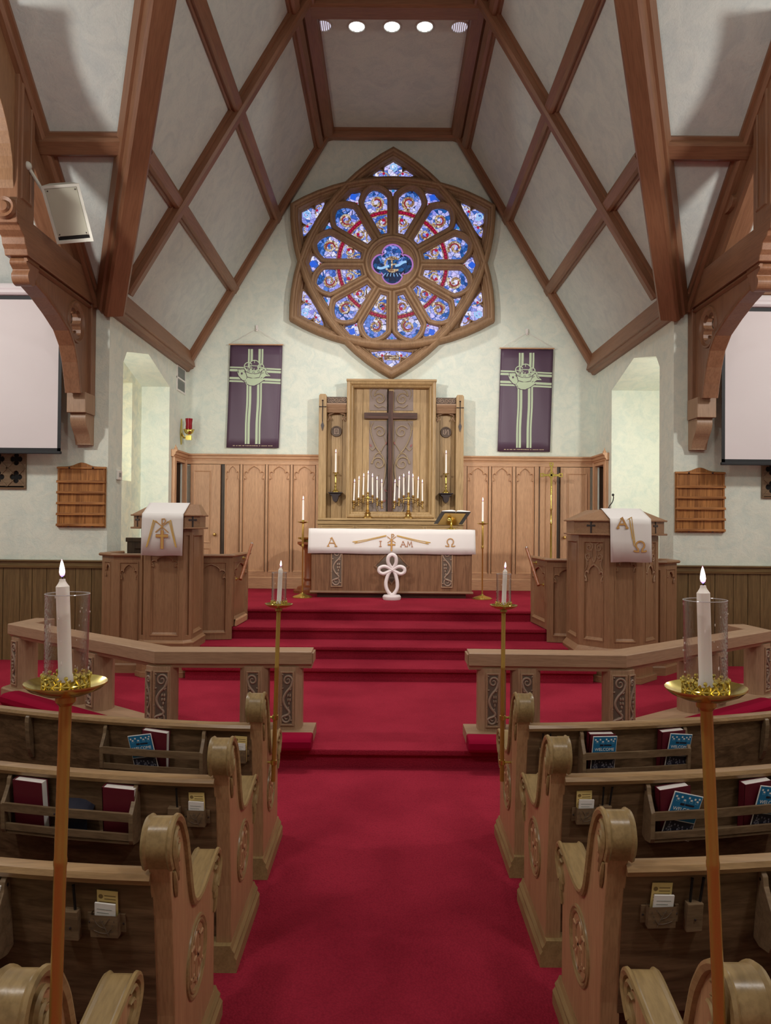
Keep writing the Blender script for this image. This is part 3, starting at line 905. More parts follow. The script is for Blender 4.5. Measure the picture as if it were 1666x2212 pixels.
for k in range(12):
    a = 15 + k * 30
    F = rotF(a)
    pm = MB()
    pm.mold(F, petal(-.058)[::-1], [(.004, .02), (.0, .125), (-.02, .145), (-.045, .14), (-.062, .115), (-.072, .085), (-.088, .08), (-.098, .05), (-.104, .03)])
    pm.build('petal_moulding', M['stone'], W1, smooth=True)
    gl = petal(.004)
    g = MB().prism(F, gl, .028, .036).build('petal_light', M['glasslav'], W1)
    MB().prism(F, cut(gl, 1.22, 2), .036, .039).build('glass_piece', M['glassblue'], g)
    s = 1 if (k % 2 == 0) else -1
    MB().prism(F, cut(gl, .5, .66), .036, .039).build('glass_piece', M['glasslav'] if k % 3 else M['glassblue'], g)
    # red bead band with gold edges
    b = MB(); ta = 15 - math.degrees(.068 / .963)
    stroke(b, F, arcp(0, 0, .963, -ta, ta, 8), .062, .036, .041); b.build('glass_band', M['glassred'], g)
    e = MB()
    for rr in (.922, 1.004):
        stroke(e, F, arcp(0, 0, rr, -ta, ta, 8), .016, .036, .043)
    e.build('band_edge', M['glassgold'], g)
    e = MB()
    nb = 7
    for q in range(nb):
        c0 = pol(.963, -ta + (q + .5) * 2 * ta / nb)
        e.add([F(c0[0] + .019 * math.cos(t * PI / 4), c0[1] + .019 * math.sin(t * PI / 4), .043) for t in range(8)], [tuple(range(8))])
    e.build('glass_beads', M['glassbead'], g)
    # amber scrolls with rust hearts
    e = MB(); stroke(e, F, spiral(1.16, .01 * s, .13, .03, 200 if s > 0 else 160, -1.3 * s, 24), .046, .037, .042)
    e.build('glass_scroll', M['glassgold'], g)
    e = MB(); stroke(e, F, spiral(1.16, .01 * s, .09, .06, 170 if s > 0 else 190, -.55 * s, 10), .026, .038, .044)
    e.build('glass_scroll', M['glassrust'], g)
    e = MB(); stroke(e, F, spiral(.80, .02 * s, .10, .03, 40 if s > 0 else -40, 1.0 * s, 18) , .038, .037, .042)
    stroke(e, F, catmull([(.81, -.08 * s), (.72, -.07 * s), (.66, .0), (.60, .02 * s)], 4), .03, .037, .042)
    e.build('glass_scroll', M['glassgold'], g)
    e = MB(); stroke(e, F, spiral(.79, .02 * s, .066, .045, 20 if s > 0 else -20, .45 * s, 8), .022, .038, .044)
    e.build('glass_scroll', M['glassrust'], g)
    e = MB(); e.add([F(.82 + .028 * math.cos(t * PI / 5), .05 * s + .028 * math.sin(t * PI / 5), .046) for t in range(10)], [tuple(range(10))])
    e.build('glass_roundel', M['glassbead'], g)

# little lights between the petals and the ring
for k in range(12):
    a = k * 30; F = rotF(a)
    if k % 2 == 0:
        d = [(1.24, 0), (1.40, -.145), (1.52, -.10), (1.55, 0), (1.52, .10), (1.40, .145)]
    else:
        d = [(1.25, 0), (1.385, -.115), (1.385, .115)]
    MB().mold(F, d, [(-.055, .03), (-.045, .08), (-.02, .085), (-.008, .05), (0, .03)]).build('light_moulding', M['stone'], W1)
    g = MB().prism(F, d, .030, .036).build('spandrel_light', M['glasslav'], W1)
    if k % 2 == 0:
        MB().prism(F, [(1.34, 0), (1.42, -.07), (1.50, 0), (1.42, .07)], .036, .041).build('glass_piece', M['glasscobalt'], g)
        MB().add([F(1.285 + .018 * math.cos(t * PI / 4), .018 * math.sin(t * PI / 4), .041) for t in range(8)], [tuple(range(8))]).build('glass_bead', M['glassbead'], g)
    else:
        MB().add([F(1.345 + .026 * math.cos(t * PI / 4), .026 * math.sin(t * PI / 4), .041) for t in range(8)], [tuple(range(8))]).build('glass_bead', M['glassgreen'], g)

# the six corner lights in the star points
for k in range(6):
    a = 90 + k * 60; F = rotF(a)
    lobes = [(1.62, -.36), (1.70, -.30), (1.715, -.22), (1.69, -.16), (1.76, -.155), (1.84, -.11), (1.89, 0)]
    if k == 3:
        lobes = [(1.60, -.36), (1.66, -.33), (1.70, -.24), (1.69, -.16), (1.77, -.14), (1.86, -.10), (1.91, 0)]
    out = catmull(lobes, 4)
    inner = [(1.605, .33), (1.585, .18), (1.58, 0), (1.585, -.18), (1.605, -.33)]
    out = out + [(u, -v) for u, v in out[-2::-1]] + inner
    g = MB().prism(F, out, .030, .038).build('corner_light', M['glasslav'], W1)
    MB().mold(F, out, [(-.03, .03), (-.02, .07), (-.006, .07), (0, .04)]).build('light_moulding', M['stone'], W1)
    e = MB(); stroke(e, F, spiral(1.78, 0, .075, .02, 180, 1.4, 20), .026, .038, .043)
    if k != 3: e.build('glass_scroll', M['glassice'], g)
    for s in (-1, 1):
        e = MB(); e.add([F(1.66 + .024 * math.cos(t * PI / 4), s * .17 + .024 * math.sin(t * PI / 4), .043) for t in range(8)], [tuple(range(8))])
        e.build('glass_bead', M['glassbead'], g)
        e = MB(); stroke(e, F, catmull([(1.61, s * .08), (1.66, s * .12), (1.69, s * .21), (1.655, s * .28), (1.63, s * .26)], 4), .022, .038, .042)
        e.build('glass_scroll', M['glassgold'], g)
    if k == 3:
        # inscription tablet in the lowest point
        MB().prism(FW, rect(-.135, .135, -1.745, -1.655), .038, .046).build('inscription_plate', M['glassgold'], g)
        e = MB()
        for row, y in enumerate((-1.68, -1.72)):
            x = -.115
            random.seed(row + 3)
            while x < .11:
                wd = random.uniform(.012, .03)
                e.obox(FW, x, x + wd, y - .008, y + .008, .046, .048); x += wd + .008
        e.build('inscription', M['crosswood'], g)

# hub: ring, quatrefoil light with the picture of chalice, scroll and rays
hub = MB(); hub.mold(FW, [pol(.47, a * 10) for a in range(36)], [(-.03, .02), (-.03, .14), (0, .18), (.03, .17), (.045, .12), (.06, .11), (.075, .05)])
hub.build('hub_moulding', M['stone'], W1, smooth=True)
q4 = []
for k in range(4):
    c = pol(.185, k * 90)
    q4 += arcp(c[0], c[1], .195, k * 90 - 92, k * 90 + 92, 12)
circ = [pol(.455, a * 10) for a in range(36)]
MB().prism(FW, circ, .03, .07, [q4]).build('hub_plate', M['stone'], W1)
g = MB().prism(FW, q4, .03, .04).build('hub_light', M['glassdeep'], W1)
bdr = MB(); stroke(bdr, FW, [((p[0]) * .955, p[1] * .955) for p in q4], .028, .041, .044, closed=True)
bdr.build('glass_border', M['glassrose'], g)
MB().prism(FW, arcp(0, .185, .165, 20, 160, 10) + [(-.13, .12), (.13, .12)], .040, .043).build('glass_piece', M['glassblue'], g)
for s in (-1, 1):
    MB().prism(FW, catmull([(s * .08, .06), (s * .16, .13), (s * .24, .12), (s * .2, .03), (s * .1, -.02)], 3, True), .0405, .044).build('glass_piece', M['glassblue'], g)
e = MB(); stroke(e, FW, arcp(0, .0, .135, 40, 320, 16), .03, .044, .05)
stroke(e, FW, [(-.01, .09), (-.01, -.10)], .03, .044, .05); stroke(e, FW, [(-.08, .10), (.11, .10)], .03, .044, .051); stroke(e, FW, [(-.05, -.10), (.11, -.10)], .03, .044, .051); stroke(e, FW, [(-.01, .0), (.08, .0)], .025, .044, .05)
e.build('golden_emblem', M['glassgold'], g)
e = MB()
stroke(e, FW, catmull([(-.27, -.06), (-.2, -.075), (-.11, -.045), (-.06, -.03)], 5), .042, .05, .055)
stroke(e, FW, catmull([(.05, -.03), (.12, -.01), (.19, .035), (.25, .05)], 5), .042, .05, .055)
e.build('glass_ribbon', M['glassice'], g)
e = MB()
for k in range(6):
    x = -.15 + k * .06
    stroke(e, FW, [(x * .8, -.16), (x * 1.1, -.22)], .01, .044, .047)
for k in range(9):
    an = 20 + k * 17.5
    stroke(e, FW, [pol(.14, an), pol(.19, an)], .01, .044, .047)
e.build('glass_rays', M['glassice'], g)

# ================================================================== CANDLE KIT
def candle_meshes(h, r, fh=.062, name='candle'):
    """white candle with dripped shoulder, wick and flame, base at the origin"""
    t = thing(name, '', 'candle', (0, 0, 0))
    MB().lathe([(0, 0), (r * 1.12, 0), (r * 1.12, h * .13), (r, h * .145), (r * .98, h * .86), (r * .98, h - r * 1.15), (r * .86, h - r * 1.0), (r * .6, h - r * .6), (r * .46, h - r * .3), (r * .42, h), (0, h)], seg=18).build('wax_body', M['wax'], t, smooth=True)
    MB().tube([(0, 0, h - .002), (r * .06, 0, h + r * .35), (r * .2, 0, h + r * .6)], r * .09, 6).build('wick', M['wick'], t)
    MB().lathe([(0, 0), (fh * .12, fh * .12), (fh * .155, fh * .28), (fh * .13, fh * .52), (fh * .07, fh * .8), (0, fh)], (0, 0, h + r * .25), 12).build('flame', M['flame'], t, smooth='all')
    return freeze(t)


def place(proto, used, loc, rot=(0, 0, 0), label=None, group=None):
    o = proto if not used else dup(proto)
    used.append(1)
    o.location = loc; o.rotation_euler = rot
    if label: o['label'] = label
    if group: o['group'] = group
    return o


def vine(mb, F, w_, h, r=.012, n=0.0):
    """S-shaped vine scroll with leaves and a bunch of grapes in a w_ x h panel (u from 0, v from 0)"""
    c = w_ / 2
    S_ = lambda p: [F(c + u * w_ * .5, v * h, n) for u, v in p]
    up = spiral(.08, .84, .78, .14, 0, 1.4, 24)
    up = [(x * 1.0, .84 + (y - .84) * (w_ / h) * .55) for x, y in up]
    dn = spiral(-.05, .14, .78, .14, 180, 1.4, 24)
    dn = [(x, .14 + (y - .14) * (w_ / h) * .55) for x, y in dn]
    mid = catmull([up[0], (.45, .70), (-.30, .58), (-.62, .47), (-.35, .34), (.30, .24), (-.35, .2), dn[0]], 5)
    mid = catmull([up[0], (.55, .72), (-.25, .60), (-.60, .48), (-.30, .36), (.35, .26), (.2, .2), (-.5, .17), dn[0]], 5)
    rr = lambda k: [r * (1 - .45 * i / k) for i in range(k)]
    mb.tube(S_(up), rr(len(up)), 6, .8)
    mb.tube(S_(dn), rr(len(dn)), 6, .8)
    mb.tube(S_(mid), r * 1.1, 6, .8)

    def leaf(u, v, a, l):
        ca, sa = math.cos(math.radians(a)), math.sin(math.radians(a))
        ps = [(0, 0), (.3, .22), (.45, .42), (.62, .2), (1, 0), (.62, -.2), (.45, -.42), (.3, -.22)]
        o = [F(c + u * w_ * .5 + (x * ca - y * sa) * l, v * h + (x * sa + y * ca) * l, n + .004) for x, y in ps]
        m_ = F(c + u * w_ * .5 + .45 * ca * l, v * h + .45 * sa * l, n + .004 + r * .9)
        mb.add(o + [m_], [(i, (i + 1) % 8, 8) for i in range(8)])
    leaf(.2, .655, 25, w_ * .34); leaf(-.5, .70, 200, w_ * .26); leaf(.1, .29, 70, w_ * .3); leaf(-.75, .36, 160, w_ * .22); leaf(.5, .08, 20, w_ * .25); leaf(-.6, .93, 130, w_ * .24)
    for (u, v) in ((.16, .555), (.48, .555), (.16, .475), (.48, .475), (.32, .405)):
        p = F(c + u * w_ * .5, v * h, n)
        q = F(c + u * w_ * .5 + w_ * .08, v * h, n) - p; z = F(c + u * w_ * .5, v * h + h * .038, n) - p; nn = F(c + u * w_ * .5, v * h, n + r * 1.2) - p
        b = MB().ball((0, 0, 0), 1, seg=8, rings=5)
        mb.add([p + q * a[0] + z * a[2] + nn * a[1] for a in b.v], b.f)


def carved(F, w_, h, parent, r=.012, hi='carvehi'):
    r *= 1.35
    g = MB().obox(F, 0, w_, 0, h, .0005, .004).build('carved_ground', M['carve'], parent)
    v = MB(); vine(v, F, w_, h, r, .004); v.build('vine_relief', M[hi], g, smooth=True)
    fr_ = MB().mold(F, rect(0, w_, 0, h), [(-.006, 0), (-.006, .012), (.004, .014), (.012, .004)]); fr_.build('panel_moulding', M['raily'], g)
    return g


# ================================================================== REREDOS
RD = thing('reredos', 'tall honey oak altar screen with carved scroll panels below the rose window', 'reredos', (.02, 13.3, PF))
FR = lambda u, v, n: Vector((.02 + u, 13.46 - n, v))
MB().obox(FR, -1.28, 1.28, PF, 1.80, 0, .36).build('base_cabinet', M['reredx'], RD)
for k in range(4):
    x0 = -1.22 + k * .615
    b = MB(); panel(b, FR, x0, x0 + .575, 1.2, 1.93, .365, .012); b.build('base_panel', M['reredx'], RD)
MB().obox(FR, -1.28, 1.28, 1.78, 1.98, .30, .362).build('base_frieze', M['reredx'], RD)
MB().obox(FR, -1.30, 1.30, 1.95, 2.02, 0, .39).obox(FR, -1.28, 1.28, 2.02, 2.06, 0, .42).build('retable_shelf', M['reredx'], RD, bevel=.008)
# centre: plank back, deep frame
x = -.68
for k, wd in enumerate((.17, .13, .33, .105, .335, .13, .16)):
    if k not in (2, 4):
        MB().obox(FR, x, x + wd - .004, 2.06, 4.40, .10, .125 + .004 * (k % 2)).build('plank', M['reredz'], RD, bevel=.003)
    x += wd
FRM = [(0, .10), (0, .28), (.02, .31), (.05, .315), (.07, .30), (.085, .27), (.10, .265), (.118, .24), (.125, .13)]
MB().mold(FR, [(-.79, 2.06), (.79, 2.06), (.79, 4.51), (-.79, 4.51)], FRM).build('centre_frame', M['reredz'], RD)
MB().obox(FR, -.80, .80, 4.49, 4.53, .0, .33).build('frame_cap', M['reredx'], RD, bevel=.006)
MB().obox(FR, -.79, -.765, 2.06, 4.5, 0, .30).obox(FR, .765, .79, 2.06, 4.5, 0, .30).build('frame_return', M['reredz'], RD)


def acanthus(mb, F, flip, z0, z1, w_):
    """big painted acanthus scrolls running up a panel"""
    h = z1 - z0; s = -1 if flip else 1
    T = lambda p: [F(w_ / 2 + s * u * w_ / 2, z0 + v * h, 0) for u, v in p]
    a = h / w_
    sp = lambda cx, cy, r0, r1, a0, t: [(x, cy + (y - cy) * .5 / a) for x, y in spiral(cx, cy, r0, r1, a0, t, 22)]
    rr = lambda n, r0, r1: [r0 + (r1 - r0) * i / (n - 1) for i in range(n)]
    return T, sp, rr


def scroll_panel(x0, x1, flip):
    F = lambda u, v, n: FR(x0 + u, v, .135 + n)
    wd = x1 - x0
    g = MB().obox(F, 0, wd, 2.06, 3.81, -.03, 0).obox(F, 0, wd, 4.0, 4.40, -.03, 0).build('scroll_panel', M['scrollground'], RD)
    MB().obox(F, 0, wd, 3.815, 3.995, -.03, -.003).build('panel_bar', M['reredz'], g)
    b = MB()
    for z0, z1, big in ((2.06, 3.81, True), (4.0, 4.40, False)):
        h = z1 - z0; s = -1 if flip else 1
        T = lambda p: [F(wd / 2 + s * u * wd / 2, z0 + v, .004) for u, v in p]
        def sc(cx, cy, r0, r1, a0, t, w0, w1):
            ps = [(x, cy + (y - cy) * wd / 2) for x, y in spiral(cx, cy, r0, r1, a0, t, 24)]
            n = len(ps); b.tube(T(ps), [(w0 + (w1 - w0) * i / (n - 1)) * 1.9 for i in range(n)], 6, .38)
        def ln(ps, w0, w1):
            ps = catmull(ps, 5); n = len(ps)
            b.tube(T(ps), [(w0 + (w1 - w0) * i / (n - 1)) * 1.9 for i in range(n)], 6, .38)
        if big:
            sc(.10, .98, .80, .10, 180, -1.5, .018, .010)
            ln([(-.62, .98), (-.35, 1.12), (.05, 1.17), (.5, 1.12), (.85, .95), (.8, .75), (.55, .58)], .012, .02)
            ln([(.3, 1.17), (-.1, 1.25), (-.55, 1.40), (-.82, 1.55), (-.75, 1.66), (-.5, 1.72)], .02, .010)
            sc(.2, 1.55, .7, .1, 150, -1.45, .017, .009)
            ln([(.6, .62), (.3, .5), (.2, .38), (.5, .28), (.8, .30)], .016, .006)
            ln([(.3, .36), (-.1, .22), (.2, .1), (.7, .02)], .016, .02)
            ln([(-.2, 1.30), (-.6, 1.22), (-.92, 1.27)], .016, .006); ln([(.3, 1.2), (.6, 1.28), (.85, 1.36), (.62, 1.48)], .012, .006)
            ln([(-.75, 1.56), (-.95, 1.62), (-.85, 1.72)], .012, .005); ln([(-.1, .62), (-.2, .74), (.2, .78)], .010, .005)
        else:
            sc(.15, .20, .68, .10, 150, -1.5, .018, .009)
            ln([(-.45, .26), (-.3, .34), (.1, .38), (.7, .39)], .014, .008); ln([(-.4, .1), (.0, .05), (.5, .07), (.85, .04)], .016, .006)
            ln([(-.7, .38), (-.85, .3), (-.6, .2)], .012, .006)
    b.build('acanthus_relief', M['scrollhi'], g, smooth=True)
    b = MB()
    s = -1 if flip else 1
    for u, v, an in ((-.72, 1.28, 120), (.8, 1.32, 60), (.62, .30, 30), (.75, .52, -40)):
        ca, sa = math.cos(math.radians(an)), math.sin(math.radians(an))
        pts = [(0, 0), (.03, .016), (.07, 0), (.03, -.016)]
        b.prism(F, [(wd / 2 + s * (u * wd / 2 + x * ca - y * sa), 2.06 + v + x * sa + y * ca) for x, y in pts][::s], .002, .014)
    b.build('rose_bud', M['scrollred'], g)


scroll_panel(-.395, -.075, False); scroll_panel(.045, .392, True)
for sx in (-1, 1):
    a = lambda u: sx * u
    F = lambda u, v, n, sx=sx: FR(sx * u, v, n)
    x = .80
    for wd in (.08, .20, .07):
        MB().obox(F, x, x + wd - .004, 2.06, 4.0, .06, .08 + .01 * (wd > .1)).build('plank', M['reredz'], RD, bevel=.003)
        x += wd
    MB().prism(F, [(1.15, 2.06), (1.285, 2.06), (1.285, 4.23), (1.265, 4.26), (1.17, 4.26), (1.15, 4.23)], 0, .31).build('outer_post', M['reredz'], RD, bevel=.006)
    MB().obox(F, .80, 1.15, 3.96, 4.10, 0, .20).build('frieze_board', M['railx'], RD)
    MB().mold(F, [(.80, 3.94), (1.15, 3.94)][::sx] if sx > 0 else [(.80, 3.94), (1.15, 3.94)], [(0, .20), (.0, .22), (.02, .235), (.03, .225), (.05, .24), (.07, .255), (.08, .245), (.11, .27), (.14, .29), (.16, .29), (.165, .2)], False).build('frieze_cornice', M['railx'], RD)
    fz = MB().obox(F, .80, 1.15, 4.10, 4.22, .05, .24).build('carved_frieze', M['carve'], RD)
    b = MB()
    for k in range(5):
        cx = .835 + k * .07
        b.tube([F(u, v, .242) for u, v in spiral(cx, 4.16, .045, .008, 90 * k, 1.4, 16)], .007, 5)
    b.build('frieze_scrolls', M['carvehi'], fz, smooth=True)
    b = MB()
    for s2, cx in ((1, .81), (-1, 1.14)):
        b.tube([F(u, v, .17) for u, v in catmull([(cx, 3.80), (cx + s2 * .03, 3.86), (cx + s2 * .02, 3.91), (cx + s2 * .07, 3.93), (cx + s2 * .12, 3.95)], 4)], .014, 6)
        b.tube([F(u, v, .17) for u, v in catmull([(cx + s2 * .03, 3.87), (cx + s2 * .06, 3.85), (cx + s2 * .055, 3.82)], 4)], .010, 6)
    b.build('bracket_curl', M['railz'], RD, smooth=True)
    # round medallion with monogram
    md = MB().lathe([(.0, .10), (.075, .10), (.078, .115), (.092, .118), (.10, .105), (.10, .07)], (0, 0, 0), 24, 'y').move(lambda p, sx=sx: Vector((.02 + sx * .985 + p.x, 13.46 - p.y, 3.62 + p.z)))
    md = md.build('medallion', M['carve'], RD, smooth=True)
    e = MB(); Fm = lambda u, v, n: FR(sx * .985 + u, 3.62 + v, .10 + n)
    if sx < 0:
        for u in (-.03, .03): stroke(e, Fm, [(u, -.05), (u, .05)], .016, 0, .008)
        stroke(e, Fm, [(-.045, .045), (.045, .045)], .012, 0, .007); stroke(e, Fm, [(-.045, -.045), (.045, -.045)], .012, 0, .007); stroke(e, Fm, [(0, -.02), (0, .06)], .010, 0, .007)
    else:
        stroke(e, Fm, [(-.045, .045), (-.045, -.03), (-.01, -.045)], .014, 0, .008)
        stroke(e, Fm, [(-.01, -.05), (-.01, .05)], .014, 0, .008); stroke(e, Fm, [(-.01, -.04), (.03, .045)], .012, 0, .007)
        stroke(e, Fm, [(.045, -.05), (.045, .05)], .014, 0, .008)
    e.build('monogram', M['carvehi'], md)
    # iron arrow-cross on the outer post
    e = MB(); Fm = lambda u, v, n: FR(sx * 1.218 + u, v, .31 + n)
    e.tube([Fm(0, 3.72, .008), Fm(0, 4.12, .008)], .008, 6); e.tube([Fm(-.055, 4.03, .008), Fm(.055, 4.03, .008)], .007, 6)
    e.ball(Fm(0, 4.14, .008), .016); e.ball(Fm(-.055, 4.03, .008), .011); e.ball(Fm(.055, 4.03, .008), .011)
    e.prism(Fm, [(0, 3.60), (.028, 3.70), (0, 3.77), (-.028, 3.70)], .002, .018)
    e.build('iron_cross', M['iron'], RD)

wc = thing('wooden_cross', 'dark walnut cross mounted on the centre of the altar screen', 'cross', (.01, 13.3, 2.06))
MB().obox(FR, -.055, .030, 2.062, 4.34, .14, .21).build('upright', M['crosswood'], wc, bevel=.005)
MB().obox(FR, -.485, .465, 3.84, 3.95, .15, .205).build('crossbar', M['crosswoodx'], wc, bevel=.005)

# ---- dark bracket shelves, candlesticks and candles on the reredos wings
used_b, used_c, used_k = [], [], []
BR = thing('wall_bracket', '', 'bracket', (0, 0, 0))
b = MB()
b.prism(lambda u, v, n: Vector((u, -n, v)), catmull([(-.10, -.02), (-.09, -.05), (-.06, -.07), (-.05, -.12), (-.03, -.16), (0, -.18)], 3) + catmull([(0, -.18), (.03, -.16), (.05, -.12), (.06, -.07), (.09, -.05), (.10, -.02)], 3)[1:], 0, .17)
b.build('bracket_body', M['iron'], BR, bevel=.008)
MB().box(-.125, .125, -.21, 0, -.02, 0).build('bracket_top', M['iron'], BR, bevel=.006)
freeze(BR)
CS = thing('candlestick', '', 'candlestick', (0, 0, 0))
MB().lathe([(0, 0), (.062, 0), (.062, .012), (.05, .02), (.03, .045), (.018, .06), (.014, .085), (.026, .10), (.014, .115), (.012, .15), (.022, .165), (.016, .18), (.02, .27), (.014, .285), (.026, .30), (.012, .315), (.012, .33)], seg=18).build('stem', M['brass'], CS, smooth=True)
MB().lathe([(.012, .33), (.05, .338), (.054, .348), (.05, .352), (.018, .344), (.018, .37), (.013, .37), (.013, .344), (0, .344)], seg=18).build('drip_pan', M['brass'], CS, smooth=True)
freeze(CS)
K1 = candle_meshes(.36, .0165)
for sx, nm in ((-1, 'left'), (1, 'right')):
    X = .02 + sx * .985
    p = 'medallion on the %s wing of the altar screen' % nm
    place(BR, used_b, (X, 13.37, 2.52), label='dark moulded bracket shelf on the %s altar screen wing' % nm, group='bracket shelves on the altar screen')
    place(CS, used_c, (X, 13.26, 2.521), label='slim brass candlestick on the bracket of the %s altar screen wing' % nm, group='bracket candlesticks')
    place(K1, used_k, (X, 13.26, 2.867), label='lit white taper above the bracket of the %s altar screen wing' % nm, group='tapers on the altar screen brackets')

# ---- seven-branched candelabra on the retable shelf
CB = thing('candelabrum', '', 'candelabrum', (0, 0, 0))
MB().lathe([(0, 0), (.095, 0), (.095, .02), (.075, .035), (.055, .075), (.06, .085), (.035, .10), (.028, .12), (.04, .135), (.026, .15), (.022, .24), (.034, .255), (.022, .27), (.02, .36), (.034, .375), (.02, .39), (.016, .43)], seg=16).build('stem', M['brassd'], CB, smooth=True)
hts = [.285, .335, .385, .435, .385, .335, .285]
for s in (-1, 1):
    b = MB()
    b.tube([(0, 0, .36), (s * .083, 0, .345), (s * .166, 0, .295), (s * .249, 0, .245)], .009, 6)
    b.tube([(0, 0, .32), (s * .083, 0, .31), (s * .166, 0, .26), (s * .255, 0, .2)], .007, 6)
    for k in (1, 2, 3):
        b.tube([(s * .083 * k, 0, .345 - .05 * (k - 1) - .06), (s * .083 * k, 0, .345 - .05 * (k - 1) + .03)], .007, 6)
        b.ball((s * .083 * k, 0, .345 - .05 * (k - 1) - .065), .013)
    b.ball((s * .255, 0, .19), .016)
    b.build('arm', M['brassd'], CB, smooth=True)
MB().ball((0, -.02, .36), .028, .012, .035).build('boss', M['brass'], CB, smooth=True)
for k in range(7):
    MB().lathe([(.006, -.02), (.012, -.012), (.03, 0), (.032, .008), (.016, .006), (.016, .03), (.012, .03), (.012, .006), (0, .006)], ((k - 3) * .083, 0, hts[k]), 12).build('candle_cup', M['brassd'], CB, smooth=True)
freeze(CB)
K2 = candle_meshes(.345, .0135)
used_cb, used_k2 = [], []
pos_w = ['first from left', 'second from left', 'third from left', 'tallest middle one', 'third from right', 'second from right', 'first from right']
lean = [.03, .02, .02, .01, -.01, -.015, -.01]
for X, nm in ((-.385, 'left'), (.335, 'right')):
    place(CB, used_cb, (X, 13.19, 2.061), label='brass seven-branched candelabrum on the retable shelf, %s of the walnut cross' % nm, group='candelabra on the retable shelf')
    for k in range(7):
        place(K2, used_k2, (X + (k - 3) * .083, 13.19, 2.061 + hts[k] + .0065), (0, lean[k] if nm == 'left' else lean[(k * 3) % 7], 0), 'lit taper, %s in the candelabrum %s of the cross' % (pos_w[k], nm), 'tapers in the candelabra')

# ================================================================== ALTAR
AL = thing('altar', 'long brown oak altar table with carved vine panels on the red platform', 'altar', (.04, 12.25, PF))
FA = lambda u, v, n: Vector((.04 + u, 11.95 - n, v))
MB().box(.04 - 1.29, .04 + 1.29, 11.95, 12.62, PF + .09, 1.80).build('body', M['altarz'], AL, bevel=.006)
MB().box(.04 - 1.20, .04 + 1.20, 12.02, 12.56, PF, PF + .09).build('plinth', M['crosswoodx'], AL)
MB().mold(FA, [(-1.31, PF + .075), (1.31, PF + .075)], [(0, -.04), (0, .02), (.014, .028), (.028, .02), (.04, .004), (.042, 0)], False).build('base_moulding', M['altarx'], AL)
MB().box(.04 - 1.31, .04 + 1.31, 11.935, 12.64, 1.80, 1.875).build('table_top', M['altarx'], AL, bevel=.01)
for x0, s in ((-.97, 1), (.80, -1)):
    Fv = lambda u, v, n, x0=x0, s=s: FA(x0 + (u if s > 0 else .175 - u), .955 + v, .004 + n)
    carved(Fv, .175, .64, AL, .012)
dm = MB().prism(FA, [(0, 1.0), (.27, 1.29), (0, 1.58), (-.27, 1.29)], .0, .008).build('diamond_ground', M['carve'], AL)
MB().mold(FA, [(0, 1.0), (.27, 1.29), (0, 1.58), (-.27, 1.29)], [(-.012, 0), (-.012, .014), (.004, .016), (.016, .008)]).build('diamond_moulding', M['altarz'], dm)

# ---- linen frontal with embroidery
CL = MB()
nx = 60
vs, fs = [], []
prof_ = [(12.64, 1.882), (12.3, 1.883), (11.935, 1.884), (11.922, 1.876), (11.918, 1.80), (11.916, 1.70), (11.914, 1.6), (11.916, 1.487)]
for i in range(nx + 1):
    u = -1.335 + 2.67 * i / nx
    for j, (y, z) in enumerate(prof_):
        hang = max(0, j - 3) / 4
        rp = .006 * hang * math.sin(u * 9.0 + 1.3) + .004 * hang * math.sin(u * 21 + .4)
        vs.append((.04 + u + .01 * hang * (1 if i == nx else -1 if i == 0 else 0), y - abs(rp), z + .004 * math.sin(u * 5) * (hang > .9) + (.002 * math.sin(u * 13) if 0 < j < 3 else 0)))
k_ = len(prof_)
fs = [(i * k_ + j, (i + 1) * k_ + j, (i + 1) * k_ + j + 1, i * k_ + j + 1) for i in range(nx) for j in range(k_ - 1)]
CL.add(vs, fs)
cl = CL.build('altar_cloth', M['cloth'], smooth='all')
so = cl.modifiers.new('thick', 'SOLIDIFY'); so.thickness = .003; so.offset = -1
tag(cl, 'white linen altar cloth embroidered with alpha, omega and I AM', 'altar cloth')
FC = lambda u, v, n: Vector((.04 + u, 11.906 - n, v))


def letter(name, parent, F, strokes, wd, hi=True, m1='goldr', m2='gold', n0=.0):
    b = MB(); c_ = MB()
    for k, s in enumerate(strokes):
        stroke(b, F, s, wd, n0, n0 + .0022 + .0002 * k)
        if hi: stroke(c_, F, s, wd * .42, n0 + .0022, n0 + .0034 + .0002 * k)
    o = b.build(name, M[m1], parent)
    if hi: c_.build('highlight_thread', M[m2], o)
    return o


def A_strokes(cx, cy, s):
    return [[(cx - .5 * s, cy - .5 * s), (cx - .06 * s, cy + .5 * s), (cx - .22 * s, cy + .36 * s)], [(cx - .06 * s, cy + .5 * s), (cx + .45 * s, cy - .5 * s)], [(cx - .3 * s, cy - .14 * s), (cx + .27 * s, cy - .14 * s)], [(cx - .6 * s, cy - .5 * s), (cx - .32 * s, cy - .5 * s)], [(cx + .28 * s, cy - .5 * s), (cx + .58 * s, cy - .5 * s)]]


def omega_strokes(cx, cy, s):
    arc_ = arcp(cx, cy + .08 * s, .36 * s, -58, 238, 18)
    return [[(cx + .5 * s, cy - .42 * s), (cx + .16 * s, cy - .45 * s)] + arc_ + [(cx - .16 * s, cy - .45 * s), (cx - .5 * s, cy - .42 * s)], [(cx - .56 * s, cy - .36 * s), (cx - .44 * s, cy - .44 * s), (cx - .16 * s, cy - .45 * s)], [(cx + .56 * s, cy - .36 * s), (cx + .44 * s, cy - .44 * s), (cx + .16 * s, cy - .45 * s)]]


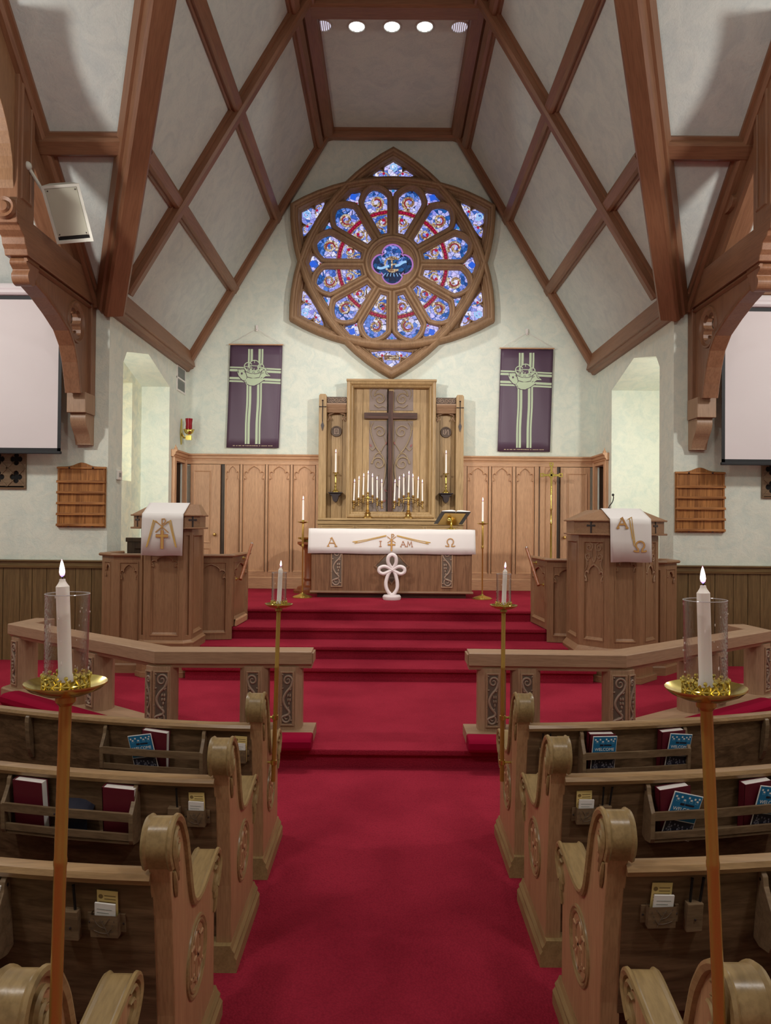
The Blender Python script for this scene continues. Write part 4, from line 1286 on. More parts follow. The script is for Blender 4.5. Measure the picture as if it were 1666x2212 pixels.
letter('letter_alpha', cl, FC, A_strokes(-.955, 1.672, .14), .017)
letter('letter_omega', cl, FC, omega_strokes(.935, 1.678, .14), .015)
letter('letter_i', cl, FC, [[(-.182, 1.605), (-.182, 1.69)], [(-.202, 1.69), (-.162, 1.69)], [(-.202, 1.605), (-.162, 1.605)]], .011, False)
letter('letter_a', cl, FC, A_strokes(.185, 1.648, .088), .010, False)
letter('letter_m', cl, FC, [[(.245, 1.604), (.258, 1.69), (.284, 1.625), (.312, 1.69), (.325, 1.604)], [(.232, 1.604), (.258, 1.604)], [(.312, 1.604), (.338, 1.604)]], .010, False)
letter('chi_rho', cl, FC, [[(-.005, 1.545), (-.005, 1.81)], [(-.005, 1.80), (.02, 1.805), (.035, 1.785), (.022, 1.765), (-.005, 1.757)], [(-.075, 1.765), (.06, 1.665)], [(.065, 1.765), (-.07, 1.665)]], .011)
letter('latin_cross', cl, FC, [[(-.005, 1.53), (-.005, 1.70)], [(-.065, 1.635), (.055, 1.635)]], .028, n0=.003)
letter('ray', cl, FC, [[(-.09, 1.785), (-.42, 1.71), (-.63, 1.675)], [(-.09, 1.775), (-.42, 1.69), (-.60, 1.65)], [(-.63, 1.675), (-.55, 1.672)]], .010, False, m1='gold')
letter('ray', cl, FC, [[(.08, 1.785), (.41, 1.71), (.62, 1.675)], [(.08, 1.775), (.41, 1.69), (.59, 1.65)], [(.62, 1.675), (.54, 1.672)]], .010, False, m1='gold')

# ---- white looped cross in front of the altar
SC = thing('looped_cross', 'white stone looped cross standing on the platform before the altar', 'sculpture', (.045, 11.74, PF))
SY = lambda p, dy=0: (.045 + p[0], 11.74 + dy, p[1])
b = MB(); b.lathe([(0, 0), (.135, 0), (.145, .02), (.145, .05), (.125, .075), (.06, .08), (0, .08)], (.045, 11.74, PF), 20); b.build('foot', M['sculpt'], SC, smooth=True)
lp = catmull([(.0, .85), (-.075, .93), (-.095, 1.04), (-.06, 1.17), (-.01, 1.24), (.04, 1.30), (.065, 1.37), (.055, 1.45), (.0, 1.485), (-.055, 1.45), (-.065, 1.37), (-.03, 1.30), (.02, 1.24), (.055, 1.17), (.085, 1.04), (.075, .93)], 4, True)
n_ = len(lp)
b = MB(); b.tube([SY(p, -.02 * math.cos(i / n_ * 4 * PI)) for i, p in enumerate(lp + [lp[0]])], .034, 8, .85, cap=False)
lp = catmull([(.0, 1.24), (.07, 1.285), (.14, 1.295), (.195, 1.265), (.195, 1.21), (.14, 1.18), (.07, 1.205), (0, 1.245), (-.07, 1.285), (-.14, 1.295), (-.2, 1.265), (-.2, 1.21), (-.14, 1.18), (-.07, 1.205)], 4, True)
b.tube([SY(p, .012) for p in lp + [lp[0]]], .032, 8, .85, cap=False)
b.build('loops', M['sculpt'], SC, smooth=True)

# ---- brass missal stand and open book on the altar
MS = thing('missal_stand', 'brass book stand on the altar holding an open book', 'book stand', (1.0, 12.2, 1.886))
c4 = [at(957, 1104, Y=12.03), at(1015, 1107, Y=11.98), at(1001, 1135, Y=12.24), at(932, 1135, Y=12.32)]
cc = sum(c4, Vector()) / 4
e1 = ((c4[1] + c4[2]) - (c4[0] + c4[3])).normalized(); e2 = ((c4[0] + c4[1]) - (c4[2] + c4[3])); e2 = (e2 - e1 * e2.dot(e1)).normalized(); e3 = e1.cross(e2)
if e3.y > 0: e3 = -e3
e2s = ((c4[0] + c4[1]) - (c4[2] + c4[3])).normalized()
FB = fr(cc, e1, e2s, e3)      # e3 points to the nave: the underside of the stand
MB().obox(FB, -.17, .17, -.15, .15, .0, .008).build('rest_plate', M['brassd'], MS, bevel=.003)
MB().obox(FB, -.17, .17, -.165, -.15, -.05, .008).build('rest_lip', M['brassd'], MS)
MB().lathe([(0, 0), (.085, 0), (.085, .01), (.05, .02), (.025, .03), (.016, .05), (.024, .065), (.014, .08), (.014, .14)], (cc.x, cc.y + .06, 1.886), 16).build('stand_foot', M['brass'], MS, smooth=True)
b = MB(); b.tube([(cc.x, cc.y + .06, 2.0), (cc.x - .01, cc.y + .01, 2.06), FB(-.02, .02, .01)], .014, 8); b.ball(FB(-.05, .03, .035), .035, seg=12, rings=8); b.build('joint', M['brass'], MS, smooth=True)
BK = thing('open_book', 'large open book lying on the brass stand on the altar', 'book', (cc.x, cc.y, cc.z))
MB().obox(FB, -.235, -.004, -.155, .185, -.008, -.001).obox(FB, .004, .235, -.155, .185, -.008, -.001).build('cover', mat('marbled_cover', C(70, 66, 62), .6), BK)
b = MB()
for s in (-1, 1):
    pr = catmull([(s * .004, -.012), (s * .02, -.035), (s * .08, -.045), (s * .16, -.035), (s * .225, -.024)], 4)
    b.prism(lambda u, v, n: FB(u, n, v), pr + [(s * .225, -.009), (s * .004, -.009)], -.145, .178)
b.build('pages', M['paper'], BK)

# ---- floor candlesticks beside the altar
FS = thing('floor_candlestick', '', 'candlestick', (0, 0, 0))
MB().lathe([(0, 0), (.16, 0), (.16, .012), (.13, .03), (.06, .05), (.03, .065), (.018, .08), (.018, .09)], seg=24).build('base', M['brass'], FS, smooth=True)
MB().lathe([(.012, .08), (.012, .80), (.02, .81), (.022, .84), (.014, .86), (.017, .87), (.017, 1.17), (.01, 1.19)], seg=14).build('pole', M['pole'], FS, smooth=True)
MB().lathe([(.01, 1.185), (.05, 1.195), (.09, 1.21), (.092, 1.217), (.05, 1.205), (.022, 1.205), (.022, 1.245), (.017, 1.245), (.017, 1.207), (0, 1.207)], seg=20).build('drip_pan', M['brass'], FS, smooth=True)
freeze(FS)
K3 = candle_meshes(.36, .0165); uf, uk = [], []
for px, nm in ((653, 'left'), (1038, 'right')):
    p = at(px, 1291, Z=PF)
    place(FS, uf, (p.x, 11.93, PF), label='tall brass floor candlestick at the %s end of the altar' % nm, group='floor candlesticks by the altar')
    place(K3, uk, (p.x, 11.93, PF + 1.208), label='lit white taper in the floor candlestick at the %s end of the altar' % nm, group='tapers beside the altar')

# ---- turned wooden pedestal with brass dish behind the altar's left end
PD = thing('pedestal', 'turned reddish wooden pedestal behind the left end of the altar', 'pedestal', (-1.37, 12.80, PF))
MB().lathe([(0, 0), (.27, 0), (.27, .04), (.22, .06), (.20, .10), (.11, .13), (.085, .2), (.10, .24), (.085, .27), (.09, .72), (.11, .76), (.16, .80), (.21, .83), (.21, .87), (0, .87)], (-1.37, 12.80, PF), 16).build('turned_post', wood('reddish_oak', C(160, 92, 56), C(120, 62, 36), 'z'), PD, smooth=True)
ds = MB().lathe([(0, .005), (.10, 0), (.11, .03), (.2, .05), (.205, .075), (.17, .06), (.06, .03), (0, .03)], (-1.37, 12.80, PF + .87), 20).build('brass_dish', M['brass'], smooth=True)
tag(ds, 'shallow brass dish resting on the turned wooden pedestal', 'dish')

# ---- processional cross
PC = thing('processional_cross', 'tall brass processional cross standing against the right wainscot', 'cross', (2.84, 13.15, PF))
X0, Y0 = 2.86, 13.15
MB().lathe([(0, 0), (.15, 0), (.15, .02), (.05, .05), (.02, .1), (.016, 1.2), (.024, 1.22), (.016, 1.24), (.014, 1.45), (.024, 1.47), (.014, 1.49), (.012, 1.95)], (X0, Y0, PF), 14).build('staff', M['brass'], PC, smooth=True)
b = MB()
b.box(X0 - .018, X0 + .018, Y0 - .012, Y0 + .012, 2.5, 3.03); b.box(X0 - .15, X0 + .15, Y0 - .012, Y0 + .012, 2.83, 2.87)
Fp = lambda u, v, n: Vector((X0 + u, Y0 - n, v))
for u, v in ((-.165, 2.85), (.165, 2.85), (0, 3.04)):
    b.mold(Fp, rect(u - .035, u + .035, v - .035, v + .035), [(0, -.012), (0, .014), (.02, .014), (.02, -.012)])
b.mold(Fp, arcp(0, 2.85, .05, 0, 342, 19), [(-.0, -.01), (0, .018), (.016, .018), (.016, -.01)])
b.build('cross_head', M['brass'], PC, bevel=.003)

# ================================================================== BANNERS
def banner(cx, ztop, side):
    w_, h = .95, 1.87
    B = thing('banner', 'aubergine satin banner with mint cross, fish and loaves, hanging %s of the rose window' % side, 'banner', (cx, 13.44, ztop), 'banners on the chancel wall')
    F = lambda u, v, n: Vector((cx + u + .027 * v, 13.455 - n - .006 * math.sin(u * 14 + v * 2), ztop + v))
    b = MB(); nx, nz = 16, 10
    vs = [F(-w_ / 2 + w_ * i / nx, -h * j / nz, 0) for i in range(nx + 1) for j in range(nz + 1)]
    b.add(vs, [(i * (nz + 1) + j, (i + 1) * (nz + 1) + j, (i + 1) * (nz + 1) + j + 1, i * (nz + 1) + j + 1) for i in range(nx) for j in range(nz)])
    c = b.build('cloth', M['purple'], B, smooth='all')
    so = c.modifiers.new('thick', 'SOLIDIFY'); so.thickness = .004
    b = MB()
    q = lambda x, y: ((x - 572) / 900, -(y - 410) / 900)
    n = 14
    for x0, x1 in ((440, 468), (480, 518), (610, 648), (662, 690)):
        stroke(b, F, [(((x0 + x1) / 2 - 572) / 900 + .004 * math.sin(k), -.075 - 1.725 * k / n) for k in range(n + 1)], (x1 - x0) / 900, .004, .009)
    for y0, y1, dy in ((765, 790, 30), (805, 842, 30), (934, 972, 32), (988, 1016, 30)):
        stroke(b, F, [(-w_ / 2 + .008 + (w_ - .02) * k / n, q(0, (y0 + y1) / 2)[1] - dy / 900 * k / n) for k in range(n + 1)], (y1 - y0) / 900, .004, .009)
    b.build('cross_band', M['mint'], B)
    fish = [q(*p) for p in ((292, 812), (345, 826), (405, 866), (440, 908), (455, 938), (525, 955), (600, 946), (650, 905), (708, 868), (728, 815), (744, 788), (762, 866), (824, 922), (742, 925), (700, 958), (732, 978), (690, 1002), (640, 1040), (560, 1076), (490, 1072), (452, 1050), (435, 1066), (415, 1020), (352, 972), (302, 915), (276, 850), (306, 880))]
    sh = [(u * 1.03 - .002, v + (.008 if v > -.56 else -.012)) for u, v in fish]
    g = MB().prism(F, sh, .009, .011).build('fish_backing', M['purple'], B)  # surround in the banner's own purple, setting the fish off the bands
    g = MB().prism(F, fish, .011, .015).build('fish', M['mint'], B)
    b = MB()
    for p in ([(440, 908), (436, 960), (405, 998), (370, 990)], [(455, 985), (510, 990)], [(485, 965), (525, 1030)], [(520, 965), (560, 1010)], [(500, 1030), (585, 980), (612, 985)], [(540, 1050), (600, 1005), (690, 940)], [(560, 985), (600, 965)], [(545, 1000), (552, 1055)], [(735, 830), (750, 880), (790, 905)], [(425, 1010), (440, 1050)]):
        stroke(b, F, catmull([q(*t) for t in p], 4), .009, .015, .0175)
    c0 = q(354, 882)
    b.add([F(c0[0] + .018 * math.cos(k * PI / 4), c0[1] + .022 * math.sin(k * PI / 4), .0165) for k in range(8)], [tuple(range(8))])
    b.build('fish_line', M['purple'], g)
    bsk = [q(*p) for p in ((390, 770), (450, 826), (540, 842), (640, 832), (700, 765), (640, 938), (540, 957), (445, 932))]
    MB().prism(F, [(u * 1.06, v - .01) for u, v in bsk], .0145, .0165).build('basket_backing', M['purple'], B)  # purple cloth surround separating the basket from the fish
    for lx, ly, r in ((553, 748, 86), (455, 765, 66), (660, 775, 50)):
        c0 = q(lx, ly); r /= 900
        l = MB(); l.prism(F, arcp(c0[0], c0[1], r, 0, 345, 20), .012 , .0155); l = l.build('loaf', M['purple'], B)
        e = MB(); stroke(e, F, arcp(c0[0], c0[1], r, 0, 342, 19), .016, .0155, .0185, closed=True); stroke(e, F, [(c0[0] - r * .9, c0[1]), (c0[0] + r * .9, c0[1] - .01)], .013, .0155, .0185); stroke(e, F, [(c0[0], c0[1] + r * .9), (c0[0] - .005, c0[1] - r * .9)], .013, .0155, .0185)
        e.build('loaf_outline', M['mint'], l)
    g = MB().prism(F, bsk, .017, .021).build('basket', M['mint'], B)
    b = MB(); stroke(b, F, catmull([q(*p) for p in ((410, 835), (450, 865), (540, 885), (640, 872), (682, 835))], 4), .010, .021, .0235)
    for x, y in ((465, 842), (542, 862), (628, 848)):
        c0 = q(x, y); stroke(b, F, [(c0[0] + .02 * math.cos(k * PI / 5), c0[1] + .014 * math.sin(k * PI / 5)) for k in range(10)], .006, .021, .0235, closed=True)
    b.build('basket_line', M['purple'], g)
    b = MB(); random.seed(5); x = -.36
    while x < .36:
        wd = random.uniform(.015, .05); b.obox(F, x, x + wd, -1.838, -1.826, .003, .005); x += wd + random.choice((.006, .006, .02))
    b.build('hem_print', M['scrollhi'], B)
    MB().tube([(cx - .5, 13.44, ztop + .005), (cx + .49, 13.44, ztop + .005)], .012, 8).build('hanging_rod', M['oakx'], B)
    b = MB()
    for s in (-1, 1): b.tube([(cx + s * .47, 13.44, ztop + .01), (cx, 13.47, ztop + .30)], .004, 4)
    b.build('cord', M['paper'], B)
    MB().box(cx - .02, cx + .02, 13.465, 13.5, ztop + .26, ztop + .37).box(cx - .012, cx + .012, 13.44, 13.47, ztop + .28, ztop + .31).build('wall_hook', M['paper'], B, bevel=.004)


banner(-2.44, 5.19, 'left'); banner(2.475, 5.16, 'right')

# ---- sanctuary lamp, vent and thermostat on the left side wall
SLp = thing('sanctuary_lamp', 'ruby glass sanctuary lamp on a gilt wall bracket above the left doorway', 'lamp', (-HW, 13.18, 3.6))
b = MB(); b.lathe([(0, 0), (.04, 0), (.075, .03), (.085, .06), (.08, .08), (.065, .06), (0, .05)], (-3.57, 13.16, 3.52), 14)
b.tube([(-3.71, 13.18, 3.55), (-3.66, 13.18, 3.46), (-3.57, 13.16, 3.46), (-3.57, 13.16, 3.53)], .016, 6)
b.box(-3.62, -3.52, 13.13, 13.19, 3.42, 3.50)
b.prism(YZ(-3.718), catmull([(13.18, 3.34), (13.22, 3.45), (13.24, 3.55), (13.21, 3.68), (13.18, 3.80), (13.15, 3.68), (13.12, 3.55), (13.14, 3.45)], 3, True), 0, .02)
for k in range(9):
    a = k * 2 * PI / 9; b.ball((-3.57 + .082 * math.cos(a), 13.16 + .082 * math.sin(a), 3.60), .016, seg=6, rings=4)
b.build('gilt_bracket', M['brass'], SLp, smooth=True)
MB().lathe([(.045, 0), (.058, .04), (.056, .14), (.066, .22), (.062, .22), (.05, .14), (.05, .04), (0, .01)], (-3.57, 13.16, 3.58), 18).build('ruby_glass', M['redglass'], SLp, smooth=True)
VT = thing('air_vent', 'white framed louvred vent high on the left chancel wall', 'vent', (-HW, 13.15, 4.5))
Fv = YZ(-HW)
MB().mold(Fv, rect(12.87, 13.42, 4.26, 4.72), [(0, 0), (0, .012), (.03, .016), (.035, .004)]).build('frame', M['plast'], VT)
MB().obox(Fv, 12.87, 13.42, 4.475, 4.505, 0, .014).build('mullion', M['plast'], VT)
MB().obox(Fv, 12.88, 13.41, 4.27, 4.71, 0, .003).build('backing', M['grey'], VT)
for k in range(16):
    z = 4.30 + k * .0262
    if 4.46 < z < 4.51: continue
    MB().add([Fv(12.9, z, .003), Fv(13.39, z, .003), Fv(13.39, z - .012, .012), Fv(12.9, z - .012, .012)], [(0, 1, 2, 3)]).build('louvre', M['grey'], VT)
TH = thing('thermostat', 'small white thermostat on the plaster beside the left recess', 'thermostat', (-HW, 10.12, 2.6))
MB().obox(Fv, 10.06, 10.22, 2.54, 2.67, 0, .03).build('case', M['plast'], TH, bevel=.008)
MB().obox(Fv, 10.10, 10.17, 2.58, 2.64, .03, .032).build('display', M['grey'], TH)

# ================================================================== HYMN BOARDS, SCREENS, GRILLES
for sx, nm in ((-1, 'left'), (1, 'right')):
    x0, x1 = (-4.37, -3.735) if sx < 0 else (3.735, 4.38)
    z0, z1 = 1.895, 2.69
    F = XZ(YA)
    HB = thing('hymn_board', 'honey oak hymn board with empty slots on the %s transept wall' % nm, 'hymn board', ((x0 + x1) / 2, YA, z0), 'empty hymn boards')
    cx = (x0 + x1) / 2
    MB().prism(F, [(x0, z0), (x1, z0), (x1, z1 - .02)] + catmull([(x1, z1), (cx + .15, z1 + .008), (cx + .05, z1 + .045), (cx, z1 + .055), (cx - .05, z1 + .045), (cx - .15, z1 + .008), (x0, z1)], 3) + [(x0, z1 - .02)], .002, .03).build('back_board', M['boardz'], HB, bevel=.004)
    MB().obox(F, x0 - .005, x1 + .005, z1 - .03, z1 - .005, .03, .05).build('head_rail', M['boardx'], HB, bevel=.004)
    for k in range(5):
        z = z0 + .03 + k * .142
        MB().obox(F, x0, x1, z - .015, z + .004, .03, .065).obox(F, x0, x1, z - .015, z + .016, .055, .065).build('slot_ledge', M['boardx'], HB, bevel=.003)
    for s in (x0 + .01, x1 - .03):
        MB().obox(F, s, s + .02, z0, z1 - .02, .03, .045).build('side_rail', M['boardz'], HB, bevel=.003)
    for u in (cx - .155, cx + .155):
        for v in (z0 + .012, z1 - .017):
            MB().lathe([(0, .016), (.010, .012), (.012, 0)], (0, 0, 0), 8, 'y').move(lambda p, u=u, v=v: Vector((u + p.x, YA - .05 - p.y, v + p.z))).build('screw_head', M['iron'], HB)
    # projection screen
    xi, xo = (4.235, 6.6)
    zb, zt_ = (2.90, 4.79) if sx < 0 else (2.83, 4.71)
    Fs = lambda u, v, n, sx=sx: Vector((sx * u, 9.42 - n, v))
    PS = thing('projection_screen', 'white pull-down projection screen with black border on the %s transept wall' % nm, 'screen', (sx * 5.4, 9.45, zb), 'projection screens')
    MB().obox(Fs, xi, xo, zb, zt_, 0, .004).build('screen_fabric', M['screen'], PS)
    for q in (rect(xi - .042, xi, zb - .05, zt_ + .04), rect(xi - .042, xo, zt_, zt_ + .06), rect(xi - .042, xo, zb - .05, zb)):
        MB().prism(Fs, q, -.001, .005).build('black_border', M['black'], PS)
    MB().obox(Fs, xi - .05, xo, zb - .075, zb - .04, -.02, .025).build('bottom_bar', M['black'], PS, bevel=.006)
    cs = [(-.06, zt_ + .05), (.05, zt_ + .05), (.08, zt_ + .07), (.07, zt_ + .10), (.085, zt_ + .13), (.06, zt_ + .17), (.03, zt_ + .20), (-.06, zt_ + .20)]
    MB().prism(lambda u, v, n, sx=sx: Vector((sx * n, 9.42 - u, v)), cs, xi - .02, xo).build('roller_case', M['white'], PS, bevel=.004)
    # pierced gothic grille under the screen
    gx0, gx1, gz0, gz1 = (4.80, 5.75, 2.40, 2.90) if sx < 0 else (4.88, 5.75, 2.36, 2.85)
    Fg = lambda u, v, n, sx=sx: Vector((sx * u, YA - n, v))
    GR = thing('organ_grille', 'pierced gothic grille of quatrefoils under the %s projection screen' % nm, 'grille', (sx * 5.2, YA, gz0), 'gothic grilles')
    MB().obox(Fg, gx0, gx1, gz0, gz1, .001, .006).build('opening_shade', M['void'], GR)  # dark plate instead of a hole, its colour stands for the shaded opening
    b = MB()
    d = .235
    n_ = int((gx1 - gx0) / d)
    for i in range(n_):
        for j in range(2):
            cxg, czg = gx0 + d * (i + .5), gz1 - d * (j + .5)
            qf = []
            for k in range(4):
                a = k * 90
                qf += arcp(cxg + .046 * math.cos(math.radians(a)), czg + .046 * math.sin(math.radians(a)), .038, a - 118, a + 118, 7)
            b.prism(Fg, rect(cxg - d / 2, cxg + d / 2, czg - d / 2, czg + d / 2), .006, .03, [qf])
            stroke(b, Fg, [(cxg - d / 2, czg - d / 2), (cxg - .05, czg - .05)], .02, .03, .04); stroke(b, Fg, [(cxg + d / 2, czg - d / 2), (cxg + .05, czg - .05)], .02, .03, .04)
            stroke(b, Fg, [(cxg - d / 2, czg + d / 2), (cxg - .05, czg + .05)], .02, .03, .04); stroke(b, Fg, [(cxg + d / 2, czg + d / 2), (cxg + .05, czg + .05)], .02, .03, .04)
    b.build('tracery', M['rack'], GR)
    MB().mold(Fg, rect(gx0, gx1, gz0, gz1), [(-.01, 0), (-.01, .03), (.008, .035), (.012, .02)]).build('frame', M['rack'], GR)

# ---- loudspeaker hung in front of the left truss
q4 = [at(91, 402, Y=7.86), at(173, 396, Y=7.90), at(200, 521, Y=8.24), at(120, 528, Y=8.20)]
cc = sum(q4, Vector()) / 4
e1 = ((q4[1] + q4[2]) - (q4[0] + q4[3])); wS = e1.length / 4; e1.normalize()
e2 = ((q4[0] + q4[1]) - (q4[2] + q4[3])); e2 -= e1 * e2.dot(e1); hS = e2.length / 4; e2.normalize()
e3 = e1.cross(e2)
e3 = -(((at(106, 386, Y=8.15) + at(164, 385, Y=8.17)) - (q4[0] + q4[1])).normalized())
SPK = thing('loudspeaker', 'large pale grey loudspeaker hung by the left truss, tilted down', 'loudspeaker', cc)
FS_ = fr(cc, e1, e2, e3)
b = MB(); b.mold(FS_, rect(-wS, wS, -hS, hS), [(0, -.02), (0, .0), (.028, .0), (.03, -.012), (.05, -.014)])
b.add([FS_(u, v, 0) for u, v in rect(-wS, wS, -hS, hS)] + [FS_(u * .55 - .02, v * .8 + .03, -.30) for u, v in rect(-wS, wS, -hS, hS)], [(0, 1, 5, 4), (1, 2, 6, 5), (2, 3, 7, 6), (3, 0, 4, 7), (4, 5, 6, 7)])
b.build('cabinet', M['speaker'], SPK)
MB().obox(FS_, -wS + .035, wS - .035, -hS + .075, hS - .035, -.03, -.006).build('grille_cloth', M['speakerg'], SPK, bevel=.003)
MB().obox(FS_, -wS + .02, wS - .02, -hS + .035, -hS + .07, -.05, -.012).build('port_slot', M['void'], SPK)
b = MB()
for u in (-1, 1):
    for v in (-1, 1):
        b.ball(FS_(u * (wS - .055), (hS - .055) * v + (.04 if v < 0 else 0), -.005), .008, seg=6, rings=4)
b.build('screw_head', M['iron'], SPK)
b = MB(); p0, p1 = FS_(-wS * .7, 0, -.2), Vector((-3.89, 7.84, 5.75)); b.tube([p0, p1], .018, 8); b.ball(p0, .04); b.ball(p1, .045)
b.build('hanging_bracket', M['speaker'], SPK, smooth=True)

# ---- five round downlights in the flat ceiling
for k, (px, py) in enumerate(((698, 55), (771, 57), (847, 57), (918, 57), (993, 58))):
    p = at(px, py, Z=9.1)
    nm = ('leftmost', 'second from left', 'middle', 'second from right', 'rightmost')[k]
    D = thing('downlight', 'round recessed ceiling light, %s of the five in the flat ceiling' % nm, 'ceiling light', (p.x, p.y, 9.1), 'recessed lights in the flat ceiling')
    MB().lathe([(.112, .004), (.118, -.012), (.135, -.012), (.15, .0)], (p.x, p.y, 9.1), 24).build('trim_ring', M['roofplaster'], D, smooth=True)
    MB().lathe([(0, -.004), (.112, -.004)], (p.x, p.y, 9.1), 24).build('lens' if 0 < k < 4 else 'reflector', M['lightlens' if 0 < k < 4 else 'lightdim'], D)
    b = MB()
    for q in range(-3, 4):
        hw_ = math.sqrt(max(0, .108 ** 2 - (q * .03) ** 2))
        if 0 < k < 4: b.box(p.x - hw_, p.x + hw_, p.y + q * .03 - .002, p.y + q * .03 + .002, 9.09, 9.0955)
        else: b.box(p.x + q * .03 - .006, p.x + q * .03 + .006, p.y - hw_, p.y + hw_, 9.085, 9.0955)
    b.build('lens_rib', M['plast'], D)

# ================================================================== LECTERN, PULPIT AND THEIR SCREENS
def facade(mb_parent, p0, p1, z0, z1, wd, arch=True, name='screen_panel', st=.075, deep=.30, top=.07):
    """one panelled face between plan points p0 -> p1 (outside to the right of travel seen from above = towards nave)"""
    a, c = Vector((p0[0], p0[1], 0)), Vector((p1[0], p1[1], 0))
    U = (c - a).normalized(); N = Vector((U.y, -U.x, 0)); L_ = (c - a).length
    F = fr(a, U, (0, 0, 1), N)
    b = MB(); b.obox(F, 0, L_, z0, z1, -.05, -.022)
    b.obox(F, 0, st, z0, z1, -.03, 0); b.obox(F, L_ - st, L_, z0, z1, -.03, 0)
    b.obox(F, st, L_ - st, z1 - top, z1, -.03, -.0005); b.obox(F, st, L_ - st, z0, z0 + .08, -.03, -.0005)
    o = b.build(name, M[wd + 'z'], mb_parent)
    if L_ > .12:
        m_ = MB(); m_.mold(F, rect(st, L_ - st, z0 + .08, z1 - top), [(-.004, -.002), (-.004, .006), (.006, .006), (.012, -.006), (.02, -.018), (.024, -.022)])
        m_.add([F(st, z0 + .08, 0), F(L_ - st, z0 + .08, 0), F(L_ - st - .02, z0 + .115, -.021), F(st + .02, z0 + .115, -.021)], [(0, 1, 2, 3)])
        m_.build('panel_moulding', M[wd + 'z'], o)
    if arch:
        h = MB(); arch_head(h, F, st, L_ - st, z1 - top, deep, -.022, -.006, .008); h.build('arch_head', M[wd + 'z'], o)
    return F, L_, o


def cap(parent, pts, z, wd, mname, w_=.05, h=.035):
    """moulded capping rail on top of a screen following plan points"""
    P = lambda u, v, n: Vector((u, v, n))
    MB().mold(P, pts, [(w_, z), (w_ + .01, z + h * .4), (w_, z + h), (-w_, z + h), (-w_ - .012, z + h * .5), (-w_, z), (w_, z)], False).build(mname, M[wd + 'x'], parent)


def outset(pts, d):
    out = []
    for i, p in enumerate(pts):
        p = Vector(p)
        a = Vector(pts[i - 1]) if i else None; c = Vector(pts[i + 1]) if i < len(pts) - 1 else None
        d1 = (p - a).normalized() if a else (c - p).normalized(); d2 = (c - p).normalized() if c else d1
        n1, n2 = Vector((d1.y, -d1.x)), Vector((d2.y, -d2.x))
        q = p + (n1 + n2) / max(.3, 1 + n1.dot(n2)) * d
        out.append((q.x, q.y))
    return out


def desk(parent, plan, zl, ze, zr, wd, over, ridge, label):
    """book desk: boxed head with lips, hipped slope on top; plan is the body outline from left back round the front to right back"""
    P = lambda u, v, n: Vector((u, v, n))
    bx = outset(plan, over)
    MB().prism(P, bx, zl + .02, ze - .015).build('desk_box', M[wd + 'x'], parent, bevel=.004)
    MB().prism(P, outset(plan, over + .035), zl, zl + .022).build('desk_lip', M[wd + 'x'], parent, bevel=.006)
    MB().prism(P, outset(plan, over + .035), ze - .02, ze).build('desk_eave', M[wd + 'x'], parent, bevel=.006)
    ev = outset(plan, over + .02); n = len(ev)
    cx = sum(p[0] for p in ridge) / len(ridge)
    rg = [(ridge[i][0], ridge[i][1]) for i in range(n)]
    b = MB(); b.add([P(u, v, ze - .001) for u, v in ev] + [P(u, v, zr) for u, v in rg], [(i, i + 1, n + i + 1, n + i) for i in range(n - 1)] + [(n - 1, 0, n, 2 * n - 1), tuple(range(n, 2 * n)), tuple(range(n))[::-1]])
    b.build('desk_slope', M[wd + 'x'], parent)
    # small dark inlaid crosses on the canted faces
    for i in (1, 3):
        a, c = Vector((*bx[i], 0)), Vector((*bx[i + 1], 0))
        U = (c - a).normalized(); N = Vector((U.y, -U.x, 0)); F = fr((a + c) / 2, U, (0, 0, 1), N)
        zc_ = (zl + ze) / 2
        b = MB(); stroke(b, F, [(0, zc_ - .065), (0, zc_ + .06)], .018, .0, .006); stroke(b, F, [(-.042, zc_ + .022), (.042, zc_ + .022)], .018, .0, .0065)
        for u, v in ((0, zc_ + .06), (-.042, zc_ + .022), (.042, zc_ + .022)): b.prism(F, arcp(u, v, .013, 0, 315, 7), 0, .007)
        b.build('inlaid_cross', M['iron'], parent)


def hang(name, x0, x1, yr, zr, ye, ze, zb, label, slant=0):
    """white fall draped over a desk: slope part then straight hang"""
    b = MB(); nx = 14
    prof_ = [(yr + .05, zr + .004), (yr, zr + .008), (ye + .02, ze + .014), (ye - .012, ze + .004), (ye - .016, ze - .06), (ye - .014, (ze + zb) / 2), (ye - .012, zb)]
    vs = []
    for i in range(nx + 1):
        u = x0 + (x1 - x0) * i / nx
        for j, (y, z) in enumerate(prof_):
            sx_ = slant * max(0, (ze - z)) if z < ze else 0
            vs.append((u + sx_, y - (.004 * math.sin(u * 30 + 1) * (j / 6) if j > 3 else 0), z + .003 * math.sin(u * 17) * (j == 6)))
    k = len(prof_)
    b.add(vs, [(i * k + j, (i + 1) * k + j, (i + 1) * k + j + 1, i * k + j + 1) for i in range(nx) for j in range(k - 1)])
    o = b.build(name, M['cloth'], smooth='all')
    s_ = o.modifiers.new('thick', 'SOLIDIFY'); s_.thickness = .004; s_.offset = 1
    tag(o, label, 'cloth', 'desk falls')
    return o, lambda u, v, n: Vector((u, ye - .026 - n, v))


